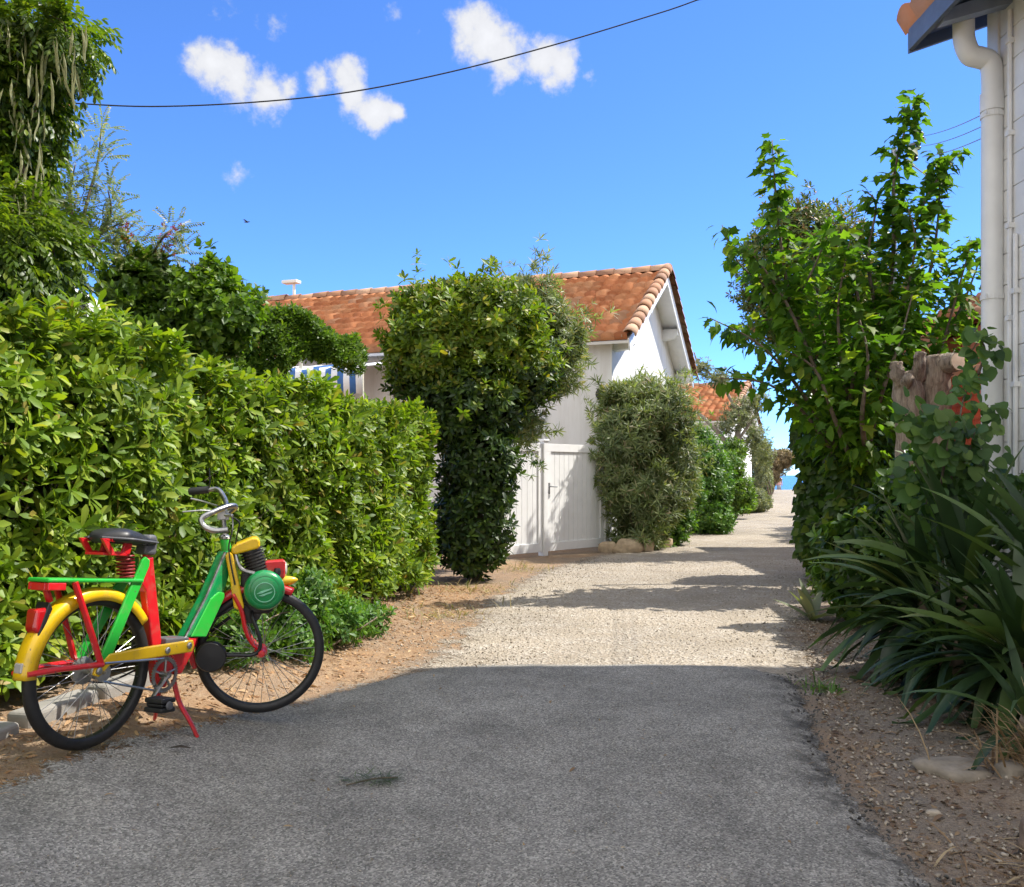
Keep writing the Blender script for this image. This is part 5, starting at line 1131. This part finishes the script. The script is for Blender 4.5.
yucca('yucca standing against the downpipe, half cut by the picture edge', (2.5, 4.15), h=.62, nl=48, Lr=(.6, .9), Wr=(.06, .085), seed=64, emin=-.7, dead=12)
yucca('small broad leaved yucca at the right edge above the dry grass', (2.05, 3.55), h=.14, nl=22, Lr=(.35, .6), Wr=(.04, .06), seed=65, emin=-.3, dead=6)
yucca('narrow yucca in the shade between the ivy and the tall yucca', (2.2, 4.5), h=.28, nl=56, Lr=(.4, .62), Wr=(.03, .05), seed=66, emin=-.8, dead=16, az=math.radians(80))
# pale agave with paddle leaves
ac = at(812, 590, 7.0); ac[2] = g1(ac[0], ac[1]); AG = thing('agave', 'pale stiff leaved agave at the foot of the ivy', 'plant', ac)
R = np.random.default_rng(71); it = []
for k in range(9):
    v, f = blade(R.uniform(.28, .42), .075, .25, 0, R); it.append((rot(v, R.uniform(.35, 1.3), 0, k * 2.4) + ac, f))
V, F = merge(it); obj_np('leaves', V, F, L_GREY, AG, smooth=True)
lob = [(at(828, 578, 7.4), (.14, .2, .18)), (at(850, 585, 7.0), (.22, .25, .18)), (at(866, 562, 7), (.16, .2, .2))]
plant('weedy_shrub', 'straggly green weed between agave and tall yucca', 'shrub', (2.6, 7.1, .05), L_FINE, FW, lob, 330, (1, 1.5), stems((2.65, 7.1, .05), lob, .012, extra=8), shell=.95, seed=72)
# vine climbing by the downpipe
VT = thing('grape_vine', 'grape vine with rounded blue green leaves in front of the stump and downpipe', 'climbing plant', (2.6, 5.2, .05))
R = np.random.default_rng(73); P = []; D = []; mb = MB()
for poly in ([(945, 560, .2), (938, 500, 0), (930, 450, 0), (915, 425, -.1), (900, 408, -.1)], [(945, 560, .2), (950, 490, 0), (958, 430, 0), (965, 395, .1), (978, 375, .2)], [(938, 500, 0), (945, 460, -.2), (950, 425, -.2), (935, 410, -.2)], [(960, 560, .1), (985, 520, 0), (1000, 490, 0), (1015, 480, 0)], [(985, 520, 0), (975, 480, 0), (982, 440, .1), (988, 405, .2)], [(990, 560, 0), (1012, 530, 0), (1020, 500, 0), (1022, 470, 0)], [(958, 470, 0), (970, 450, -.1), (975, 430, -.1)], [(950, 490, .1), (925, 480, .1), (915, 460, .1)], [(978, 375, .2), (985, 350, .2), (975, 330, .2)], [(985, 560, -.1), (1005, 540, -.2), (1000, 520, -.2)], [(930, 570, .3), (915, 530, .3), (908, 500, .3), (915, 470, .3)], [(940, 565, .3), (935, 540, .2), (925, 515, .2), (930, 490, .2)], [(945, 560, .2), (962, 540, 0), (970, 510, 0), (965, 490, 0)]):
    pts = smooth_path([at(x, y, 5.0 + z) for x, y, z in poly], 6); mb.tube(pts, list(np.linspace(.009, .003, len(pts))), 5)
    for i in range(3, len(pts)):
        for k in range(4):
            a = nrm(R.normal(size=3) + A3(0, -.5, 0)); P.append(pts[i] + a * R.uniform(.02, .12)); D.append(a * .6 + A3(0, 0, -.5))
mb.tube(smooth_path([A3(2.5, 5.25, g1(2.5, 5.25) - .02), A3(2.45, 5.22, .35), at(945, 560, 5.2)], 5), .014, 6)
mb.build('stem', M_TWIG, VT, smooth='all')
VL = [leaf(.085, .095, ((0, .45), (.15, .95), (.5, 1), (.8, .6), (1, .1)), .12, .2), leaf(.06, .066, ((0, .45), (.15, .95), (.5, 1), (.8, .6), (1, .1)), .15, .2)]
V, F = scatter(VL, np.array(P), np.array(D), (.6, 1.05), (.2, -1, .7), R); obj_np('foliage', V, F, L_VINE, VT)
lob = [((2.85, 6.3, .62), (.34, .45, .5)), ((3.0, 6.0, .75), (.3, .4, .45)), ((2.6, 6.6, .45), (.28, .4, .38))]
plant('leafy_shrub', 'dark leafy shrub filling the gap between the sawn stump and the downpipe', 'shrub', (2.95, 6.2, .08), L_IVY, BW, lob, 300, (.9, 1.3), stems((2.95, 6.2, .08), lob, .03, extra=6), gap=.15, seed=74, spray=(25, .25, 5))
# dry grass
def grass(name, label, c, n, L, spread, mat, seed, cat='grass tuft', el=(.5, 1.4)):
    R = np.random.default_rng(seed); c = A3(c[0], c[1], g1(*c[:2])); T = thing(name, label, cat, c); it = []
    for k in range(n):
        v, f = blade(R.uniform(L * .5, L), .006, R.uniform(.2, 1.4), 0, R, 4); v = rot(v, R.uniform(*el), 0, R.uniform(0, 6.28)); o = A3(R.normal() * spread, R.normal() * spread, 0); o[2] = g1(*(c + o)[:2]) - c[2] - .01; it.append((v + c + o, f))
    V, F = merge(it); obj_np('blades', V, F, mat, T); return T
grass('dry_grass', 'straw coloured dry grass tuft at the right edge below the near yucca', (1.98, 3.35), 150, .38, .09, L_DRY, 81)
grass('dry_grass', 'matted dry straw in the bottom right corner', (1.52, 2.55), 170, .22, .12, L_DRY, 82, el=(.05, .6))
grass('green_tuft', 'tiny green weeds at the foot of the tall yucca', (1.62, 4.72), 60, .12, .06, L_BRIGHT, 83)
for k, (x, y, lb) in enumerate(((-.38, 8.9, 'sparse dry grass strip at the foot of the laurel tree'), (.15, 10.7, 'sparse dry grass in front of the left gate panel'), (-.62, 7.3, 'sparse grass tuft at the far corner of the big hedge'))):
    grass('dry_grass', lb, (x, y), 160, .16, .22, m_leaf('straw_green', [(0, (.12, .15, .04)), (.5, (.30, .24, .11)), (1, (.42, .32, .18))], .3, .7) if k == 0 else bpy.data.materials['straw_green'], 84 + k, el=(.1, 1.2))
# ------------------------------------------------------------------ cables and pole
CB = MB(); CB.tube(smooth_path([at(70, 103, 6.9), at(150, 106.5, 7), at(250, 102.5, 7.1), at(350, 92, 7.2), at(450, 72, 7.3), at(550, 46, 7.4), at(640, 19, 7.5), at(697, 0, 7.55), at(800, -42, 7.6), A3(4.58, 5.7, 7.3)], 6), .0055, 6)
tag(CB.build('cable', C_BLK, None, at(70, 103, 6.9)), 'long black cable sagging across the sky from the left eave', 'cable')
PD = 10.0; PX = (894 - 512) / 900 * PD; PO = thing('utility_pole', 'thin grey metal pole rising inside the broad leaved tree with a wire bracket', 'pole', (PX, PD, 0))
pz = at(894, 148, PD)[2]; MB().tube([A3(PX, PD, 0), A3(PX, PD, pz)], .03, 10).build('pole', M_GALV, PO, smooth=True)
q = MB(); q.tube([A3(PX, PD, pz - .05), at(925, 139, 9.6)], .018, 8); q.tube([at(894, 152, PD), at(930, 178, PD - .2)], .008, 6); q.build('bracket', M_GALV, PO, smooth=True)
for k, y in enumerate((136, 146, 157)): MB().lathe(at(921 - k * 3, y, 9.6), (0, 0, 1), [(.02, -.04), (.035, -.02), (.02, 0), (.035, .02), (.015, .045)], 10).build('insulator', C_BLK, PO, smooth=True)
for (y0, y1), lb in zip(((136, 108), (146, 120), (157, 132)), ('uppermost of three twisted wires running from the pole to the corner house', 'middle wire of the three between the pole and the corner house', 'lowest of the three wires meeting the downpipe side')):
    A_, B_ = at(922, y0, 9.6), at(995, y1, 5.75); pts = [A_ + (B_ - A_) * s - A3(0, 0, .03 * 4 * s * (1 - s)) for s in np.linspace(0, 1, 13)]
    mb = MB(); mb.tube(pts, .0032, 6)
    hl = [p for p in pts]; tw_ = []
    for i in range(90):
        s = i / 89; p = A_ + (B_ - A_) * s - A3(0, 0, .03 * 4 * s * (1 - s)); tw_.append(p + A3(0, .006 * math.cos(i * 1.3), .008 * math.sin(i * 1.3)))
    tag(mb.build('wire', m_plain('pinkish_wire', (.30, .24, .22), .6) if 'pinkish_wire' not in bpy.data.materials else bpy.data.materials['pinkish_wire'], None, A_), lb, 'cable')
# ------------------------------------------------------------------ stones, kerb, debris
def rock(name, label, c, r, seed, mat=M_STONE, sink=.3, rz=0, cat='stone'):
    R = np.random.default_rng(seed); V = []; n, m = 14, 9; ph = R.uniform(0, 6, 6)
    for i in range(m):
        th = math.pi * i / (m - 1)
        for j in range(n):
            a = 2 * math.pi * j / n; d = A3(math.sin(th) * math.cos(a), math.sin(th) * math.sin(a), math.cos(th))
            s = 1 + .16 * math.sin(3 * d[0] + ph[0]) + .14 * math.sin(4 * d[1] + ph[1]) + .12 * math.sin(5 * d[2] + ph[2] + d[0] * 3) + R.normal() * .025
            d = np.sign(d) * np.abs(d) ** .75; V.append(d * s * np.asarray(r))
    F = [(i * n + j, i * n + (j + 1) % n, (i + 1) * n + (j + 1) % n, (i + 1) * n + j) for i in range(m - 1) for j in range(n)]
    V = rot(np.array(V), 0, 0, rz); c = A3(c[0], c[1], g1(c[0], c[1]) + r[2] * (1 - sink) - r[2] * .35)
    mb = MB().add(V + c, F); o = mb.build(name, mat, None, c, smooth='all'); return tag(o, label, cat)
rock('stone', 'flat pale stone below the near yucca', (1.70, 3.42), (.15, .10, .045), 1, m_plain('dusty_stone', (.27, .23, .18), .95, var=.3, bump=.9, bscale=35), sink=.75, rz=.4)
rock('stone', 'small pale stone beside the dry grass at the right', (1.86, 3.35), (.09, .06, .035), 2, bpy.data.materials['dusty_stone'], sink=.7, rz=1)
rock('stone', 'rounded brown stone at the right picture edge', (1.60, 2.72), (.09, .07, .06), 3, m_plain('brown_stone', (.24, .17, .12), .9, var=.3, bump=.6), rz=.7)
rock('pebble', 'thumb sized pale pebble on the dirt in the bottom right', (1.40, 3.0), (.022, .018, .014), 4)
rock('pebble', 'smaller of the pale pebbles on the dirt in the bottom right', (1.44, 2.8), (.016, .013, .010), 5)
for k, (px, py, d, r, lb) in enumerate(((628, 548, 13.1, (.18, .17, .15), 'largest pale rock under the big oleander'), (645, 550, 13.2, (.13, .12, .11), 'middle rock in the row under the big oleander'), (660, 541, 13.9, (.16, .15, .14), 'right hand rock in the row under the big oleander'), (609, 551, 13.2, (.13, .12, .13), 'small rock beside the right gate post'))):
    p = at(px, py, d); rock('rock', lb, p[:2], r, 10 + k, m_plain('ochre_rock', (.42, .32, .21), .9, var=.25, bump=.8, bscale=20) if k == 0 else bpy.data.materials['ochre_rock'], rz=k, cat='rock')
R = np.random.default_rng(91)
KB = [A3(-1.98, 3.0, 0), A3(-1.68, 4.3, 0)]; kd = nrm(KB[1] - KB[0])
for k in range(3):
    c = KB[0] + kd * (.2 + k * .44); c[2] = g1(*c[:2])
    mb = MB(); mb.box(Frame(c, kd, A3(kd[1], -kd[0], 0), A3(0, 0, 1)), (-.20, -.06, -.08), (.20, .05, .05 + .01 * k)); o = mb.build('kerbstone', M_KERB, None, c, bevel=.018, seg=3)
    tag(o, ('kerbstone at the hedge foot left of the rear wheel', 'kerbstone seen through the rear wheel', 'kerbstone at the hedge foot behind the moped pedals')[k], 'kerbstone', 'kerbstones along the hedge')
# green pine twig and bark on the road
tc = A3(-.49, 3.2, g1(-.49, 3.2) + .035); it = []
for k in range(95):
    v, f = leaf(R.uniform(.05, .10), .0025, curve=.1); a = R.uniform(0, 6.28); s = R.uniform(-.06, .06); v = rot(v, R.uniform(.0, .45), 0, a) + tc + A3(s * 1.3, R.normal() * .018, .004 + .01 * R.random()); it.append((v, f))
PT = thing('pine_twig', 'fallen tuft of dark green pine needles on the asphalt', 'twig', tc); V, F = merge(it); obj_np('needles', V, F, L_DARK, PT)
MB().tube(smooth_path([tc + (-.09, -.05, .006), tc + (0, 0, .012), tc + (.08, .03, .006)], 4), .003, 5).build('stem', M_TWIG, PT)
bc = A3(*at(180, 759, 3.36)[:2], 0); bc[2] = g1(*bc[:2]) + .042
mb = MB(); mb.tube([bc + (-.035, .0, 0), bc + (0, .006, .004), bc + (.04, -.004, 0)], [.004, .009, .003], 6, flat=.5); tag(mb.build('bark_chip', m_plain('dark_bark', (.05, .04, .03), .9), None, bc), 'dark strip of bark on the asphalt near the moped stand', 'bark')
# loose stuff: needles and dead leaves on the verges, chips on the lane
def stuff_scatter(name, n, region, tpls, mat, scale, seed, lift=.006, flat=.35):
    R = np.random.default_rng(seed); XY = region(R, n); z = gz(XY[:, 0], XY[:, 1]) + lift
    P = np.stack([XY[:, 0], XY[:, 1], z], 1); D = R.normal(size=P.shape) * (flat, flat, .05) + A3(0, 0, 1)
    V, F = scatter(tpls, P, D, scale, R=R); return tag(obj_np(name, V, F, mat), kind='stuff')
def left_verge(R, n):
    y = R.uniform(2.2, 9, n) ** 1.0; e = np.interp(y, [2.2, 3.5, 4.1, 5.2, 6.6, 9], [-1.5, -1.3, -1.1, -.5, -.55, -.2]); return np.stack([e - R.random(n) ** .8 * (e - np.interp(y, [2.2, 9], [-2.4, -.85])) * 1.0 + R.normal(size=n) * .12, y], 1)
def right_verge(R, n):
    y = R.uniform(2.2, 7, n); e = np.interp(y, [2.2, 3.2, 4, 4.9, 6.5], [1.18, 1.22, 1.4, 1.62, 2.1]); return np.stack([e + R.random(n) ** 1.3 * .9, y], 1)
flat_leaf = [leaf(.035, .014, fold=.3, curve=.4), leaf(.05, .016, fold=.2, curve=.8), leaf(.07, .003, fold=0, curve=.2), leaf(.05, .002, fold=0, curve=.1)]
stuff_scatter('leaf_litter', 7500, left_verge, flat_leaf, m_leaf('orange_litter', [(0, (.24, .12, .05)), (.5, (.42, .24, .11)), (1, (.55, .38, .21))], .2, .75, (1, .8, .5)), (.5, 1.2), 92)
stuff_scatter('needle_litter', 4200, right_verge, flat_leaf, m_leaf('brown_litter', [(0, (.10, .06, .035)), (.6, (.20, .125, .07)), (1, (.32, .23, .14))], .1, .8), (.5, 1.1), 93)
it = []
ico = [(0, 0, 1), (.9, 0, .1), (0, .8, .1), (-.9, .1, .1), (.1, -.85, .1), (0, 0, -.4)]
ch = (np.array([(-.5, -.4, -.3), (.5, -.45, -.3), (.55, .4, -.3), (-.4, .5, -.3), (-.35, -.3, .3), (.3, -.35, .35), (.4, .25, .3), (-.3, .35, .25)]), np.array([(0, 3, 2, 1), (4, 5, 6, 7), (0, 1, 5, 4), (1, 2, 6, 5), (2, 3, 7, 6), (3, 0, 4, 7)]))
chips = [(ch[0] * s, ch[1]) for s in ((.014, .010, .007), (.010, .010, .006), (.018, .012, .009))]
t = NT('stone_chip'); g_ = t.add('ShaderNodeNewGeometry'); t.base(t.ramp([(0, (.18, .15, .115)), (.5, (.34, .285, .22)), (1, (.52, .46, .38))], g_, 'Random Per Island')); t.b.inputs['Roughness'].default_value = .9
def lane(R, n):
    y = R.uniform(5.3, 12, n); a = np.interp(y, [5.3, 8.1, 10.7, 13], [-1.2, -.35, .35, 1.4]); b = np.interp(y, [5.3, 8, 10, 13], [1.8, 2.6, 3.3, 4.7]); return np.stack([a + (b - a) * R.random(n), y], 1)
stuff_scatter('gravel_chips', 6500, lane, chips, t.m, (.4, 1.1), 94, lift=.017, flat=.8)
stuff_scatter('verge_stones', 2600, right_verge, chips, t.m, (.25, 1.25), 95, lift=.006, flat=.8)
def road_bits(R, n): return np.stack([R.uniform(-1.3, 1.2, n), R.uniform(2.3, 5.2, n)], 1)
stuff_scatter('road_grit', 2600, road_bits, chips, t.m, (.12, .42), 98, lift=.037, flat=.8)
stuff_scatter('wind_blown_bits', 130, road_bits, flat_leaf, L_DRY, (.25, .7), 97, lift=.04)
def edge_crumbs(R, n):
    y = R.uniform(2.2, 5.0, n); e = np.interp(y, [2.45, 2.85, 3.3, 4.0, 4.72, 5], [1.13, 1.15, 1.18, 1.33, 1.5, 1.53]); return np.stack([e + R.normal(size=n) * .05, y], 1)
stuff_scatter('asphalt_crumbs', 420, edge_crumbs, chips, m_plain('tar_crumb', (.09, .085, .078), .9, var=.5), (.25, 1.1), 96, lift=.025, flat=.8)
# ------------------------------------------------------------------ person far off by the sea
pc = A3(23.0, 78, 0); pc = A3((779 - 512) / 900 * 76.4, 76.4, g1(23, 76.4)); h0 = pc[2]; hh = 1.70
PE = thing('person', 'distant person in a pink top standing by the sea at the end of the lane', 'person', pc)
me = bpy.data.meshes.new('person_body'); J = [(0, 0, .95), (0, 0, 1.2), (0, 0, 1.42), (0, 0, 1.52), (0, 0, 1.62), (.1, 0, .9), (.11, -.02, .5), (.11, 0, .08), (.11, -.14, .04), (-.1, 0, .9), (-.12, .03, .5), (-.13, .05, .08), (-.13, -.09, .04), (.19, 0, 1.4), (.25, .03, 1.14), (.24, -.06, .9), (.24, -.09, .8), (-.19, 0, 1.4), (-.25, .03, 1.14), (-.25, -.05, .9), (-.25, -.08, .8)]
Eg = [(0, 1), (1, 2), (2, 3), (3, 4), (0, 5), (5, 6), (6, 7), (7, 8), (0, 9), (9, 10), (10, 11), (11, 12), (2, 13), (13, 14), (14, 15), (15, 16), (2, 17), (17, 18), (18, 19), (19, 20)]
rad = [.15, .13, .13, .06, .10, .10, .065, .045, .04, .10, .065, .045, .04, .06, .045, .035, .04, .06, .045, .035, .04]
me.from_pydata(J, Eg, []); po = place(bpy.data.objects.new('body', me), PE, pc); me.materials.append(m_plain('skin', (.45, .28, .20), .6))
sk = po.modifiers.new('skin', 'SKIN'); 
for i, v in enumerate(me.skin_vertices[0].data): v.radius = (rad[i], rad[i]); v.use_root = i == 0
po.modifiers.new('sub', 'SUBSURF').levels = 1; po.modifiers['sub'].render_levels = 2
M_PINK = m_plain('pink_cloth', (.62, .36, .36), .8); mb = MB()
mb.lathe(pc + (0, 0, .86), (0, 0, 1), [(.19, 0), (.18, .12), (.165, .34), (.17, .50), (.15, .58), (.08, .63)], 18); mb.build('top', M_PINK, PE, smooth='all')
for s in (-1, 1): MB().tube([pc + A3(s * .16, 0, 1.43), pc + A3(s * .215, .015, 1.28)], [.08, .075], 10).build('sleeve', M_PINK, PE, smooth='all')
MB().lathe(pc + (0, 0, .42), (0, 0, 1), [(.20, 0), (.19, .25), (.185, .46)], 16).build('shorts', m_plain('blue_grey_cloth', (.25, .28, .36), .8), PE, smooth='all')
MB().lathe(pc + (0, .02, 1.60), (0, 0, 1), [(.09, -.06), (.115, 0), (.105, .07), (.06, .115), (0, .13)], 14).build('hair', m_plain('dark_hair', (.06, .04, .03), .7), PE, smooth='all')
# small swift in the sky
bp_ = at(247, 222, 30); mb = MB(); mb.tube([bp_ + (-.10, 0, 0), bp_, bp_ + (.10, 0, .01)], [.008, .03, .006], 6)
for s in (-1, 1): mb.add([bp_ + (.03, 0, .01), bp_ + (-.03, 0, .01), bp_ + (-.10, s * .12, .05), bp_ + (-.13, s * .2, .02), bp_ + (-.04, s * .10, .06)], [(0, 1, 2, 4), (4, 2, 3)])
tag(mb.build('bird', C_BLK, None, bp_), 'tiny dark bird in the open sky left of centre', 'bird')
